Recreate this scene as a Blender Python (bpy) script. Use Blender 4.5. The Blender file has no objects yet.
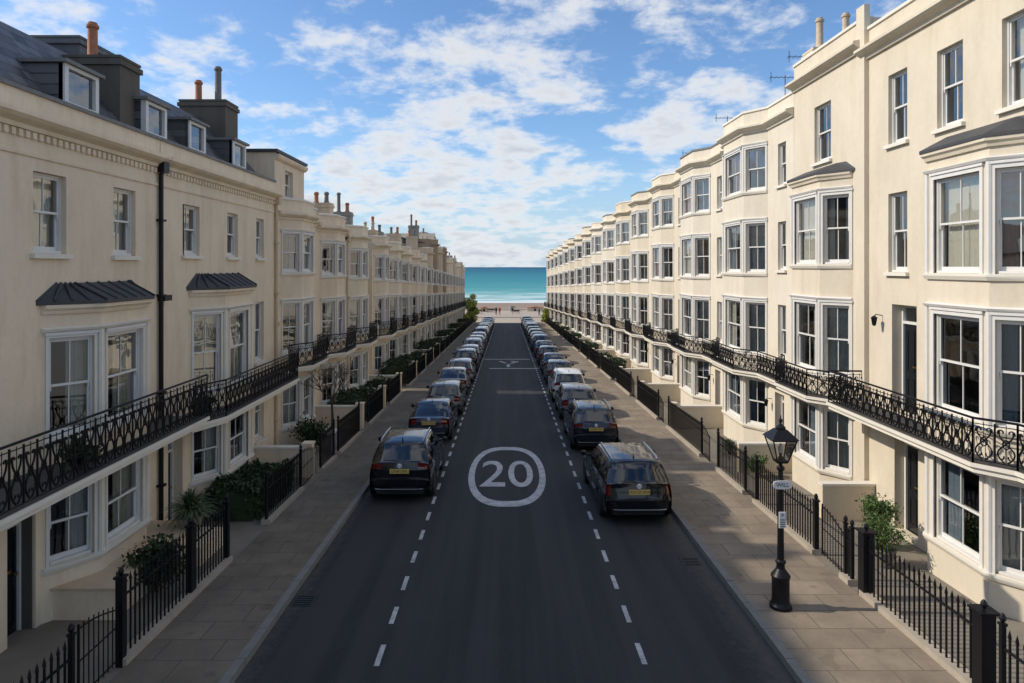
import bpy, bmesh, math, random
from mathutils import Vector, Matrix
random.seed(7)
R = math.radians
SL = 0.035                       # fall of the street towards the sea
H0 = 5.75                        # eye height above the road
scene = bpy.context.scene
col = scene.collection
def gz(y): return -SL * y

# ------------------------------------------------------------------ materials
MATS = {}
def new_mat(name):
    m = bpy.data.materials.new(name); m.use_nodes = True
    nt = m.node_tree; nt.nodes.clear()
    out = nt.nodes.new('ShaderNodeOutputMaterial')
    MATS[name] = m
    return m, nt, out
def N(nt, t, **kw):
    n = nt.nodes.new(t)
    for k, v in kw.items():
        if k.startswith('i_'):
            key = k[2:]
            n.inputs[int(key) if key.isdigit() else key].default_value = v
        else: setattr(n, k, v)
    return n
def L(nt, a, b): nt.links.new(a, b)
def mix(nt, fac, a, b, mode='MIX'):
    n = nt.nodes.new('ShaderNodeMix'); n.data_type = 'RGBA'; n.blend_type = mode
    for s, v in ((n.inputs[0], fac), (n.inputs[6], a), (n.inputs[7], b)):
        if hasattr(v, 'links'): nt.links.new(v, s)
        else:
            s.default_value = v if not isinstance(v, tuple) or len(v) == 4 else (*v, 1)
    return n.outputs[2]
def ramp(nt, src, stops):
    r = nt.nodes.new('ShaderNodeValToRGB'); e = r.color_ramp.elements
    while len(e) < len(stops): e.new(0.5)
    for el, (p, c) in zip(e, stops):
        el.position = p
        el.color = (c, c, c, 1) if isinstance(c, (int, float)) else (*c, 1)
    nt.links.new(src, r.inputs[0])
    return r.outputs[0]
def coords(nt, scale=(1, 1, 1), kind='Object', world=False):
    if world:
        g = nt.nodes.new('ShaderNodeNewGeometry'); src = g.outputs['Position']
    else:
        src = nt.nodes.new('ShaderNodeTexCoord').outputs[kind]
    mp = nt.nodes.new('ShaderNodeMapping'); mp.inputs['Scale'].default_value = scale
    nt.links.new(src, mp.inputs[0])
    return mp.outputs[0]
def noise(nt, vec, scale, detail=4, rough=0.55, dist=0.0):
    n = N(nt, 'ShaderNodeTexNoise', i_Scale=scale, i_Detail=detail, i_Roughness=rough, i_Distortion=dist)
    L(nt, vec, n.inputs['Vector']); return n.outputs['Fac']
def bump(nt, h, strength=0.2, dist=0.02):
    b = N(nt, 'ShaderNodeBump', i_Strength=strength, i_Distance=dist); L(nt, h, b.inputs['Height']); return b.outputs[0]
def principled(nt, out, color, rough=0.6, metal=0.0, normal=None, spec=None, coat=None):
    p = nt.nodes.new('ShaderNodeBsdfPrincipled')
    for key, v in (('Base Color', color), ('Roughness', rough), ('Metallic', metal)):
        if hasattr(v, 'links'): L(nt, v, p.inputs[key])
        elif isinstance(v, tuple): p.inputs[key].default_value = (*v[:3], 1)
        else: p.inputs[key].default_value = v
    if normal is not None: L(nt, normal, p.inputs['Normal'])
    if spec is not None: p.inputs['Specular IOR Level'].default_value = spec
    if coat: p.inputs['Coat Weight'].default_value = coat; p.inputs['Coat Roughness'].default_value = 0.04
    L(nt, p.outputs[0], out.inputs[0])
    return p

def stucco(name, base, stain=0.35):
    m, nt, out = new_mat(name)
    w = coords(nt, world=True)
    big = noise(nt, w, 0.55, 5, 0.6)
    ws = coords(nt, (1.5, 1.5, 0.3), world=True)
    streak = noise(nt, ws, 1.6, 6, 0.65)
    c1 = mix(nt, ramp(nt, big, [(0.3, 0.0), (0.7, 1.0)]), tuple(x * 0.93 for x in base), tuple(min(1, x * 1.04) for x in base))
    dirt = tuple(x * y for x, y in zip(base, (0.68, 0.64, 0.58)))
    f = ramp(nt, streak, [(0.47, 0.0), (0.72, stain)])
    c2 = mix(nt, f, c1, dirt)
    fine = noise(nt, w, 9, 5, 0.7)
    c3 = mix(nt, ramp(nt, fine, [(0.35, 0.0), (0.75, 0.24)]), c2, dirt)
    gr = noise(nt, w, 45, 3, 0.6)
    principled(nt, out, c3, 0.85, normal=bump(nt, gr, 0.12, 0.01), spec=0.25)
    return m
stucco('stucco_cream', (0.68, 0.60, 0.47))
stucco('stucco_ivory', (0.71, 0.64, 0.52))
stucco('stucco_sand', (0.66, 0.57, 0.43))
stucco('stucco_peach', (0.80, 0.645, 0.47), 0.5)
stucco('stucco_buff', (0.64, 0.50, 0.34), 0.6)
stucco('stucco_warm', (0.80, 0.665, 0.49), 0.5)
stucco('stucco_brown', (0.36, 0.27, 0.18), 0.7)
stucco('stucco_lemon', (0.80, 0.69, 0.51), 0.6)
stucco('stone_dark', (0.13, 0.115, 0.095), 0.8)
stucco('stone_grey', (0.33, 0.30, 0.25), 0.6)
stucco('plinth_stone', (0.40, 0.35, 0.28), 0.6)

def plain(name, c, rough=0.5, metal=0.0, var=0.12, scale=6, coat=None, spec=None, bmp=0.0):
    m, nt, out = new_mat(name)
    n = noise(nt, coords(nt, world=True) if coat is None else coords(nt), scale, 4, 0.6)
    cc = mix(nt, n, tuple(x * (1 - var) for x in c), tuple(min(1, x * (1 + var)) for x in c))
    nb = None
    if bmp: nb = bump(nt, noise(nt, coords(nt), scale * 6, 3, 0.6), bmp, 0.01)
    principled(nt, out, cc, rough, metal, coat=coat, spec=spec, normal=nb)
    return m
plain('white_paint', (0.68, 0.66, 0.62), 0.5, var=0.10)
plain('trim_paint', (0.73, 0.68, 0.58), 0.6, var=0.08, scale=3)
plain('black_iron', (0.007, 0.007, 0.009), 0.42, var=0.3, spec=0.25)
plain('lead', (0.05, 0.05, 0.052), 0.6, var=0.35, scale=4, bmp=0.2)
plain('lead_pale', (0.17, 0.165, 0.16), 0.65, var=0.35, scale=5, bmp=0.2)
plain('terracotta', (0.36, 0.15, 0.08), 0.85, var=0.45, scale=12)
plain('pot_buff', (0.50, 0.40, 0.28), 0.8, var=0.25, scale=9)
plain('pot_grey', (0.16, 0.15, 0.13), 0.8, var=0.3, scale=9)
plain('black_door', (0.010, 0.011, 0.014), 0.22, var=0.2)
plain('brown_door', (0.16, 0.09, 0.045), 0.45, var=0.2)
plain('brass', (0.55, 0.38, 0.14), 0.3, 1.0)
plain('curtain_cream', (0.62, 0.58, 0.50), 0.9, var=0.06)
plain('curtain_blue', (0.22, 0.27, 0.33), 0.9, var=0.1)
plain('curtain_rose', (0.45, 0.25, 0.20), 0.9, var=0.1)
plain('room', (0.10, 0.085, 0.07), 0.9, var=0.3, scale=1)
plain('rubber', (0.010, 0.010, 0.011), 0.75)
plain('car_trim', (0.012, 0.012, 0.013), 0.55)
plain('alloy', (0.52, 0.53, 0.55), 0.28, 0.9)
plain('chrome', (0.72, 0.73, 0.75), 0.12, 1.0)
plain('badge_silver', (0.85, 0.86, 0.88), 0.4)
plain('plate_yellow', (0.60, 0.42, 0.12), 0.45, var=0.03)
plain('plate_ink', (0.012, 0.012, 0.012), 0.5)
plain('sign_white', (0.66, 0.66, 0.64), 0.4, var=0.06)
plain('bark', (0.075, 0.055, 0.04), 0.9, var=0.3, scale=12)
plain('wood_planter', (0.11, 0.075, 0.045), 0.8, var=0.3)
plain('skin', (0.45, 0.28, 0.20), 0.6)
plain('cloth_dark', (0.03, 0.035, 0.05), 0.9)
plain('cloth_red', (0.35, 0.04, 0.03), 0.9)
plain('cloth_pale', (0.55, 0.55, 0.52), 0.9)
plain('kerb_stone', (0.19, 0.18, 0.165), 0.8, var=0.3, scale=5, bmp=0.25)
plain('aerial_metal', (0.10, 0.10, 0.11), 0.5, 0.6)
plain('yard_concrete', (0.20, 0.175, 0.14), 0.85, var=0.25, scale=2.5, bmp=0.2)
plain('promenade_paving', (0.40, 0.33, 0.26), 0.85, var=0.15, scale=0.25)

def slate():
    m, nt, out = new_mat('slate')
    w = coords(nt)
    b = N(nt, 'ShaderNodeTexBrick', i_Scale=1.0); b.offset = 0.5
    b.inputs['Brick Width'].default_value = 0.36; b.inputs['Row Height'].default_value = 0.2
    b.inputs['Mortar Size'].default_value = 0.014
    b.inputs['Color1'].default_value = (0.022, 0.024, 0.032, 1); b.inputs['Color2'].default_value = (0.15, 0.15, 0.165, 1)
    b.inputs['Mortar'].default_value = (0.01, 0.01, 0.012, 1)
    sx = N(nt, 'ShaderNodeSeparateXYZ'); L(nt, w, sx.inputs[0])
    cx = N(nt, 'ShaderNodeCombineXYZ'); L(nt, sx.outputs[1], cx.inputs[0]); L(nt, sx.outputs[2], cx.inputs[1])
    L(nt, cx.outputs[0], b.inputs['Vector'])
    n = noise(nt, w, 1.2, 5, 0.7)
    c = mix(nt, ramp(nt, n, [(0.42, 0.0), (0.66, 0.7)]), b.outputs[0], (0.13, 0.12, 0.10))
    principled(nt, out, c, 0.5, normal=bump(nt, b.outputs['Fac'], -0.5, 0.02))
slate()

def glass(name, tint, base_f):
    m, nt, out = new_mat(name)
    w = coords(nt, world=True)
    nb = bump(nt, noise(nt, w, 1.3, 2, 0.5), 0.02, 0.2)
    tr = N(nt, 'ShaderNodeBsdfTransparent'); tr.inputs[0].default_value = (*tint, 1)
    gl = N(nt, 'ShaderNodeBsdfGlossy', i_Roughness=0.015); L(nt, nb, gl.inputs['Normal'])
    gl.inputs[0].default_value = (0.95, 0.97, 1, 1)
    fr = N(nt, 'ShaderNodeFresnel', i_IOR=1.5)
    ma = N(nt, 'ShaderNodeMath', operation='MULTIPLY_ADD'); L(nt, fr.outputs[0], ma.inputs[0]); ma.inputs[1].default_value = 1.1; ma.inputs[2].default_value = base_f
    ma.use_clamp = True
    mx = N(nt, 'ShaderNodeMixShader'); L(nt, ma.outputs[0], mx.inputs[0]); L(nt, tr.outputs[0], mx.inputs[1]); L(nt, gl.outputs[0], mx.inputs[2])
    L(nt, mx.outputs[0], out.inputs[0])
glass('window_glass', (0.80, 0.84, 0.84), 0.13)
glass('car_glass', (0.16, 0.18, 0.19), 0.05)
glass('lamp_glass', (0.93, 0.94, 0.94), 0.02)

def asphalt():
    m, nt, out = new_mat('asphalt')
    w = coords(nt, world=True)
    big = noise(nt, coords(nt, (1.0, 0.12, 1), world=True), 0.9, 5, 0.6)
    c = mix(nt, ramp(nt, big, [(0.3, 0.0), (0.7, 1.0)]), (0.014, 0.0145, 0.017), (0.026, 0.0265, 0.029))
    fine = noise(nt, w, 60, 3, 0.8)
    c = mix(nt, ramp(nt, fine, [(0.45, 0.0), (0.75, 0.55)]), c, (0.085, 0.083, 0.08))
    pt = noise(nt, w, 0.35, 3, 0.5, 0.6)
    c = mix(nt, ramp(nt, pt, [(0.56, 0.0), (0.60, 0.25)]), c, (0.04, 0.04, 0.042))
    lane = noise(nt, coords(nt, (2.6, 0.05, 1), world=True), 1.0, 3, 0.5)
    c = mix(nt, ramp(nt, lane, [(0.40, 0.0), (0.62, 0.7)]), c, (0.045, 0.043, 0.044))
    sx = N(nt, 'ShaderNodeSeparateXYZ'); L(nt, w, sx.inputs[0])
    ab = N(nt, 'ShaderNodeMath', operation='ABSOLUTE'); L(nt, sx.outputs[0], ab.inputs[0])
    gn = N(nt, 'ShaderNodeMath', operation='MULTIPLY_ADD'); L(nt, noise(nt, w, 7, 4, 0.7), gn.inputs[0]); gn.inputs[1].default_value = 0.9; L(nt, ab.outputs[0], gn.inputs[2])
    c = mix(nt, ramp(nt, gn.outputs[0], [(0.0, 0.0), (1.0, 0.0)]), c, (0.1, 0.1, 0.1))
    gm = N(nt, 'ShaderNodeMapRange'); gm.inputs[1].default_value = 4.15; gm.inputs[2].default_value = 4.6; gm.inputs[4].default_value = 0.55; L(nt, gn.outputs[0], gm.inputs[0])
    c = mix(nt, gm.outputs[0], c, (0.12, 0.105, 0.085))
    vo = N(nt, 'ShaderNodeTexVoronoi', feature='DISTANCE_TO_EDGE', i_Scale=0.28)
    wd = mix(nt, 0.25, w, N(nt, 'ShaderNodeTexNoise', i_Scale=1.2).outputs['Color'])
    L(nt, wd, vo.inputs['Vector'])
    crk = ramp(nt, vo.outputs['Distance'], [(0.0, 0.55), (0.004, 0.0)])
    principled(nt, out, c, 0.82, normal=bump(nt, fine, 0.35, 0.01), spec=0.3)
asphalt()

def paving(name, base, joint, bw, rh, swap=False, cv=0.22):
    m, nt, out = new_mat(name)
    w = coords(nt, world=True)
    b = N(nt, 'ShaderNodeTexBrick', i_Scale=1.0); b.offset = 0.5
    b.inputs['Brick Width'].default_value = bw; b.inputs['Row Height'].default_value = rh
    b.inputs['Mortar Size'].default_value = 0.009; b.inputs['Mortar Smooth'].default_value = 0.3
    b.inputs['Color1'].default_value = (*[x * (1 - cv) for x in base], 1); b.inputs['Color2'].default_value = (*[x * (1 + cv) for x in base], 1)
    b.inputs['Mortar'].default_value = (*joint, 1)
    L(nt, w, b.inputs['Vector'])
    n = noise(nt, w, 0.9, 6, 0.65)
    c = mix(nt, ramp(nt, n, [(0.35, 0.0), (0.66, 0.75)]), b.outputs[0], tuple(x * 0.55 for x in base))
    n2 = noise(nt, w, 14, 4, 0.7)
    c = mix(nt, ramp(nt, n2, [(0.5, 0.0), (0.85, 0.45)]), c, tuple(x * 0.5 for x in base))
    sp = noise(nt, w, 2.3, 2, 0.4)
    c = mix(nt, ramp(nt, sp, [(0.66, 0.0), (0.70, 0.35)]), c, tuple(x * 0.35 for x in base))
    principled(nt, out, c, 0.85, normal=bump(nt, b.outputs['Fac'], -0.35, 0.01), spec=0.3)
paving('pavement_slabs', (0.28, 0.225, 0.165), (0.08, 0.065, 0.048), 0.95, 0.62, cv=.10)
paving('pavement_slabs_shade', (0.195, 0.165, 0.125), (0.065, 0.055, 0.042), 0.9, 0.60, cv=.10)  # darker slabs for the shaded left pavement, shade put into the colour

def paint():
    m, nt, out = new_mat('road_paint')
    w = coords(nt, world=True)
    a = noise(nt, w, 3.5, 5, 0.75); b = noise(nt, w, 40, 3, 0.7)
    f = mix(nt, 0.45, a, b)
    c = mix(nt, ramp(nt, f, [(0.40, 0.75), (0.56, 0.0)]), (0.52, 0.52, 0.52), (0.14, 0.14, 0.145))
    principled(nt, out, c, 0.7)
paint()

def sea():
    m, nt, out = new_mat('sea_water')
    w = coords(nt, world=True)
    sx = N(nt, 'ShaderNodeSeparateXYZ'); L(nt, w, sx.inputs[0])
    lg = N(nt, 'ShaderNodeMath', operation='LOGARITHM'); L(nt, sx.outputs[1], lg.inputs[0]); lg.inputs[1].default_value = 10
    mr = N(nt, 'ShaderNodeMapRange'); mr.inputs[1].default_value = 2.3; mr.inputs[2].default_value = 3.9; L(nt, lg.outputs[0], mr.inputs[0])
    ns = noise(nt, coords(nt, (0.004, 0.02, 1), world=True), 1.0, 5, 0.6)
    ad = N(nt, 'ShaderNodeMath', operation='MULTIPLY_ADD'); L(nt, ns, ad.inputs[0]); ad.inputs[1].default_value = 0.22; 
    sb = N(nt, 'ShaderNodeMath', operation='SUBTRACT'); L(nt, mr.outputs[0], sb.inputs[0]); sb.inputs[1].default_value = 0.11
    L(nt, sb.outputs[0], ad.inputs[2])
    c = ramp(nt, ad.outputs[0], [(0.0, (0.30, 0.42, 0.38)), (0.09, (0.12, 0.36, 0.36)), (0.28, (0.04, 0.24, 0.28)), (0.6, (0.016, 0.145, 0.21)), (1.0, (0.01, 0.085, 0.16))])
    # breaking waves near the shore: thin foam lines that follow the coast
    fw = noise(nt, coords(nt, (0.028, 0.16, 1), world=True), 1.0, 6, 0.62, 0.3)
    near = N(nt, 'ShaderNodeMapRange'); near.inputs[1].default_value = 235; near.inputs[2].default_value = 430; near.inputs[3].default_value = 0.15; near.inputs[4].default_value = -0.12
    L(nt, sx.outputs[1], near.inputs[0])
    fa = N(nt, 'ShaderNodeMath', operation='ADD'); L(nt, fw, fa.inputs[0]); L(nt, near.outputs[0], fa.inputs[1])
    foam = ramp(nt, fa.outputs[0], [(0.54, 0.0), (0.63, 0.9)])
    c = mix(nt, foam, c, (0.72, 0.76, 0.75))
    wv = noise(nt, coords(nt, (0.25, 0.8, 1), world=True), 1.0, 4, 0.6)
    principled(nt, out, c, 0.6, normal=bump(nt, wv, 0.5, 0.5), spec=0.08)
sea()
def beach():
    m, nt, out = new_mat('shingle')
    w = coords(nt, world=True)
    n = noise(nt, coords(nt, (0.05, 0.3, 1), world=True), 1.0, 5, 0.6)
    c = mix(nt, n, (0.34, 0.24, 0.17), (0.20, 0.145, 0.11))
    principled(nt, out, c, 0.9, normal=bump(nt, noise(nt, w, 4, 3), 0.6, 0.2))
beach()
def leaves(name, a, b, sc=3.0):
    m, nt, out = new_mat(name)
    w = coords(nt, world=True)
    n = noise(nt, w, sc, 3, 0.6); n2 = noise(nt, w, 31, 1, 0.5)
    f = mix(nt, 0.5, n, n2)
    c = mix(nt, ramp(nt, f, [(0.36, 0.0), (0.62, 1.0)]), a, b)
    p = principled(nt, out, c, 0.55, spec=0.35)
leaves('leaf_dark', (0.012, 0.022, 0.009), (0.038, 0.062, 0.022))
leaves('leaf_mid', (0.04, 0.075, 0.02), (0.11, 0.17, 0.045))
leaves('leaf_yellow', (0.26, 0.30, 0.05), (0.50, 0.52, 0.10))
leaves('leaf_spiky', (0.035, 0.055, 0.025), (0.12, 0.16, 0.07))

def carpaint():
    m, nt, out = new_mat('car_paint')
    oi = N(nt, 'ShaderNodeObjectInfo')
    principled(nt, out, oi.outputs['Color'], 0.15, 0.05, coat=0.6, spec=0.3)
carpaint()
def lightglass():
    m, nt, out = new_mat('tail_lens')
    v = N(nt, 'ShaderNodeTexVoronoi', i_Scale=14); L(nt, coords(nt), v.inputs['Vector'])
    c = mix(nt, v.outputs['Distance'], (0.07, 0.002, 0.003), (0.20, 0.008, 0.010))
    principled(nt, out, c, 0.15, coat=0.8)
    m, nt, out = new_mat('head_lens')
    principled(nt, out, (0.55, 0.58, 0.6), 0.12, 0.4, coat=0.9)
lightglass()

# ------------------------------------------------------------------ mesh helpers
class MB:
    def __init__(s): s.v = []; s.f = []
    def add(s, vs, fs):
        o = len(s.v); s.v += [tuple(p) for p in vs]; s.f += [tuple(i + o for i in f) for f in fs]; return s
    def quad(s, a, b, c, d): return s.add([a, b, c, d], [(0, 1, 2, 3)])
    def box(s, x0, x1, y0, y1, z0, z1):
        vs = [(x, y, z) for x in (x0, x1) for y in (y0, y1) for z in (z0, z1)]
        return s.add(vs, [(0, 1, 3, 2), (4, 6, 7, 5), (0, 4, 5, 1), (2, 3, 7, 6), (0, 2, 6, 4), (1, 5, 7, 3)])
    def tube(s, pts, r, n=4, cap=True, r2=None):
        pts = [Vector(p) for p in pts]; m = len(pts); rings = []
        prev = None
        for i, p in enumerate(pts):
            t = (pts[min(i + 1, m - 1)] - pts[max(i - 1, 0)])
            if t.length < 1e-9: t = Vector((0, 0, 1))
            t.normalize()
            ref = prev if prev is not None else (Vector((0, 1, 0)) if abs(t.y) < 0.9 else Vector((1, 0, 0)))
            a = ref - t * ref.dot(t)
            if a.length < 1e-6: a = t.orthogonal()
            a.normalize(); prev = a; b = t.cross(a)
            rr = r if r2 is None else r + (r2 - r) * i / (m - 1)
            rings.append([p + a * (rr * math.cos(2 * math.pi * (k + .5) / n)) + b * (rr * math.sin(2 * math.pi * (k + .5) / n)) for k in range(n)])
        vs = [p for rg in rings for p in rg]
        fs = [(i * n + k, i * n + (k + 1) % n, (i + 1) * n + (k + 1) % n, (i + 1) * n + k) for i in range(m - 1) for k in range(n)]
        if cap: fs += [tuple(range(n))[::-1], tuple((m - 1) * n + k for k in range(n))]
        return s.add(vs, fs)
    def lathe(s, prof, cx=0, cy=0, cz=0, n=12, axis='z', cap=True):
        vs = []
        for r, z in prof:
            for k in range(n):
                a = 2 * math.pi * k / n
                if axis == 'z': vs.append((cx + r * math.cos(a), cy + r * math.sin(a), cz + z))
                elif axis == 'x': vs.append((cx + z, cy + r * math.cos(a), cz + r * math.sin(a)))
                else: vs.append((cx + r * math.cos(a), cy + z, cz + r * math.sin(a)))
        m = len(prof)
        fs = [(i * n + k, i * n + (k + 1) % n, (i + 1) * n + (k + 1) % n, (i + 1) * n + k) for i in range(m - 1) for k in range(n)]
        if cap: fs += [tuple(range(n))[::-1], tuple((m - 1) * n + k for k in range(n))]
        return s.add(vs, fs)
    def mesh(s, name, mat, smooth=False):
        me = bpy.data.meshes.new(name); me.from_pydata(s.v, [], s.f)
        if mat: me.materials.append(MATS[mat])
        if smooth:
            me.polygons.foreach_set('use_smooth', [True] * len(me.polygons)); me.update()
            bm = bmesh.new(); bm.from_mesh(me); bmesh.ops.remove_doubles(bm, verts=bm.verts, dist=1e-5)
            bmesh.ops.recalc_face_normals(bm, faces=bm.faces); bm.to_mesh(me); bm.free()
            me.set_sharp_from_angle(angle=R(smooth if smooth is not True else 35))
        me.update(); return me
def link(name, data, parent=None, mw=None):
    o = bpy.data.objects.new(name, data); col.objects.link(o)
    if parent: o.parent = parent
    if mw is not None: o.matrix_local = mw
    return o
def build(mb, name, mat, parent=None, smooth=False, mw=None):
    return link(name, mb.mesh(name, mat, smooth), parent, mw)
def tag(o, label, cat, group=None):
    o['label'] = label; o['category'] = cat
    if group: o['group'] = group
    return o
def struct(mb, name, mat, smooth=False, kind='structure'):
    o = build(mb, name, mat, None, smooth); o['kind'] = kind; return o
def empty(name, loc, rot=(0, 0, 0)):
    o = bpy.data.objects.new(name, None); col.objects.link(o); o.location = loc; o.rotation_euler = rot
    o.empty_display_size = 0.3
    return o
def copy_tree(o, parent=None):
    c = o.copy(); col.objects.link(c); c.parent = parent
    for ch in list(o.children): copy_tree(ch, c)
    return c
def text_mesh(txt, name, mat, size=1.0, extrude=0.002, offset=0.0):
    cu = bpy.data.curves.new(name, 'FONT'); cu.body = txt; cu.size = size; cu.extrude = extrude; cu.offset = offset
    cu.align_x = 'CENTER'; cu.align_y = 'CENTER'
    t = bpy.data.objects.new('tmp', cu); col.objects.link(t)
    bpy.context.view_layer.update()
    dg = bpy.context.evaluated_depsgraph_get()
    me = bpy.data.meshes.new_from_object(t.evaluated_get(dg)); me.name = name
    bpy.data.objects.remove(t); me.materials.clear(); me.materials.append(MATS[mat])
    return me

# ------------------------------------------------------------------ terrace houses
def offset_path(path, o):
    out = []
    for i, p in enumerate(path):
        ns = []
        for a, b in ((i - 1, i), (i, i + 1)):
            if 0 <= a and b < len(path):
                du = path[b][0] - path[a][0]; dv = path[b][1] - path[a][1]; l = math.hypot(du, dv)
                ns.append((-dv / l, du / l))
        if len(ns) == 1: n = ns[0]; k = 1
        else:
            sx = ns[0][0] + ns[1][0]; sy = ns[0][1] + ns[1][1]; l = math.hypot(sx, sy); n = (sx / l, sy / l)
            k = 1 / max(0.4, n[0] * ns[0][0] + n[1] * ns[0][1])
        out.append((p[0] + n[0] * o * k, p[1] + n[1] * o * k))
    # keep the ends on the party lines
    out[0] = (path[0][0], out[0][1]); out[-1] = (path[-1][0], out[-1][1])
    return out
def PT(side, u, v, z): return (-side * v, u, z)
def panel(mb, side, p0, p1, z0, z1, ops, depth):
    Lg = math.hypot(p1[0] - p0[0], p1[1] - p0[1]); d = ((p1[0] - p0[0]) / Lg, (p1[1] - p0[1]) / Lg); inn = (d[1], -d[0])
    xs = sorted({0.0, Lg} | {o[0] for o in ops} | {o[1] for o in ops}); zs = sorted({z0, z1} | {o[2] for o in ops} | {o[3] for o in ops})
    def Q(s, z, dp=0): return PT(side, p0[0] + d[0] * s + inn[0] * dp, p0[1] + d[1] * s + inn[1] * dp, z)
    for i in range(len(xs) - 1):
        for j in range(len(zs) - 1):
            cx = (xs[i] + xs[i + 1]) / 2; cz = (zs[j] + zs[j + 1]) / 2
            if any(o[0] < cx < o[1] and o[2] < cz < o[3] for o in ops): continue
            mb.quad(Q(xs[i], zs[j]), Q(xs[i + 1], zs[j]), Q(xs[i + 1], zs[j + 1]), Q(xs[i], zs[j + 1]))
    for o in ops:
        dp = o[5] if len(o) > 5 and o[5] else depth
        a, b, c, e = o[0], o[1], o[2], o[3]
        mb.quad(Q(a, c), Q(a, e), Q(a, e, dp), Q(a, c, dp)); mb.quad(Q(b, c), Q(b, e), Q(b, e, dp), Q(b, c, dp))
        mb.quad(Q(a, c), Q(b, c), Q(b, c, dp), Q(a, c, dp)); mb.quad(Q(a, e), Q(b, e), Q(b, e, dp), Q(a, e, dp))
def mould(mb, side, path, prof, caps=True):
    rows = [[PT(side, u, v, z) for (u, v) in offset_path(path, o)] for (o, z) in prof]
    n = len(path); vs = [p for r in rows for p in r]
    fs = [(i * n + k, i * n + k + 1, (i + 1) * n + k + 1, (i + 1) * n + k) for i in range(len(prof) - 1) for k in range(n - 1)]
    if caps: fs += [tuple(i * n for i in range(len(prof))), tuple(i * n + n - 1 for i in range(len(prof)))[::-1]]
    mb.add(vs, fs)

WC = {}
def win_frame(w, h, casing, bars, depth):
    key = ('f', round(w, 2), round(h, 2), casing, bars, depth)
    if key in WC: return WC[key]
    mb = MB()
    if casing:
        c = casing
        mb.box(-c, 0.0, -0.025, 0.03, -0.02, h + c); mb.box(w, w + c, -0.025, 0.03, -0.02, h + c)
        mb.box(-0.0, w, -0.025, 0.03, h, h + c); mb.box(-c - .02, w + c + .02, -0.05, -0.001, h + c, h + c + 0.05)
    y0 = depth - 0.02
    e = 0.004
    j = 0.036
    mb.box(e, j, y0, y0 + .12, e, h - e); mb.box(w - j, w - e, y0, y0 + .12, e, h - e)
    mb.box(j, w - j, y0, y0 + .12, h - j, h - e); mb.box(j, w - j, y0 - .03, y0 + .12, e, 0.05)
    mid = h * 0.52
    for (za, zb, yy) in ((mid - .02, h - j, y0 + .025), (0.05, mid + .022, y0 + .065)):
        st = 0.03
        mb.box(j, j + st, yy, yy + .035, za, zb); mb.box(w - j - st, w - j, yy, yy + .035, za, zb)
        mb.box(j + st, w - j - st, yy, yy + .035, zb - .042, zb); mb.box(j + st, w - j - st, yy, yy + .035, za, za + (.042 if za > .1 else .075))
        for b in range(bars):
            xc = w * (b + 1) / (bars + 1)
            mb.box(xc - .009, xc + .009, yy + .004, yy + .03, za + .04, zb - .04)
    for xx in (j + .01, w - j - .035): mb.box(xx, xx + .025, y0 + .02, y0 + .06, mid - .09, mid - .02)
    WC[key] = mb.mesh('window', 'white_paint'); return WC[key]
def win_pane(w, h, depth):
    key = ('p', round(w, 2), round(h, 2), depth)
    if key in WC: return WC[key]
    mb = MB(); y0 = depth - .02; mid = h * 0.52
    mb.quad((.05, y0 + .042, mid), (w - .05, y0 + .042, mid), (w - .05, y0 + .042, h - .05), (.05, y0 + .042, h - .05))
    mb.quad((.05, y0 + .082, .05), (w - .05, y0 + .082, .05), (w - .05, y0 + .082, mid), (.05, y0 + .082, mid))
    WC[key] = mb.mesh('pane', 'window_glass'); return WC[key]
def win_curtain(w, h, style, depth):
    key = ('c', round(w, 2), round(h, 2), style, depth)
    if key in WC: return WC[key]
    mb = MB(); y0 = depth + .17
    def drape(x0, x1, z0, z1, amp=.014, lam=.11):
        n = max(4, int((x1 - x0) / lam * 6)); vs = []; fs = []
        for i in range(n + 1):
            x = x0 + (x1 - x0) * i / n; y = y0 + amp * math.sin(x / lam * 2 * math.pi) + amp * .4 * math.sin(x * 31)
            vs += [(x, y, z0), (x, y, z1)]
        fs = [(2 * i, 2 * i + 2, 2 * i + 3, 2 * i + 1) for i in range(n)]
        mb.add(vs, fs)
    m = 'curtain_cream'
    if style == 0: drape(0.02, w * .3, .02, h - .02); drape(w * .72, w - .02, .02, h - .02)
    elif style == 1: drape(0.02, w - .02, .02, h - .02, .006, .09)
    elif style == 2: mb.box(.03, w - .03, y0, y0 + .01, h * .55, h - .02)
    elif style == 3: drape(0.02, w * .38, .02, h - .02); m = 'curtain_blue'; drape(w * .8, w - .02, .02, h - .02)
    elif style == 4: drape(w * .5, w - .02, .02, h - .02); m = 'curtain_cream'
    elif style == 5: drape(0.02, w * .42, .02, h - .02); m = 'curtain_rose'
    elif style == 6: drape(w * .35, w - .02, .02, h - .02); m = 'curtain_blue'
    WC[key] = mb.mesh('curtain', m); return WC[key]
def basis(side, p0, p1, s0, s1, z):
    Lg = math.hypot(p1[0] - p0[0], p1[1] - p0[1]); d = ((p1[0] - p0[0]) / Lg, (p1[1] - p0[1]) / Lg); inn = (d[1], -d[0])
    if side > 0: s = s1; dd = (-d[0], -d[1])
    else: s = s0; dd = d
    o = Vector(PT(side, p0[0] + d[0] * s, p0[1] + d[1] * s, z))
    X = Vector((-side * dd[1], dd[0], 0)); Y = Vector((-side * inn[1], inn[0], 0)); Z = Vector((0, 0, 1))
    M = Matrix.Identity(4)
    for i in range(3): M[i][0] = X[i]; M[i][1] = Y[i]; M[i][2] = Z[i]; M[i][3] = o[i]
    return M
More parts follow.
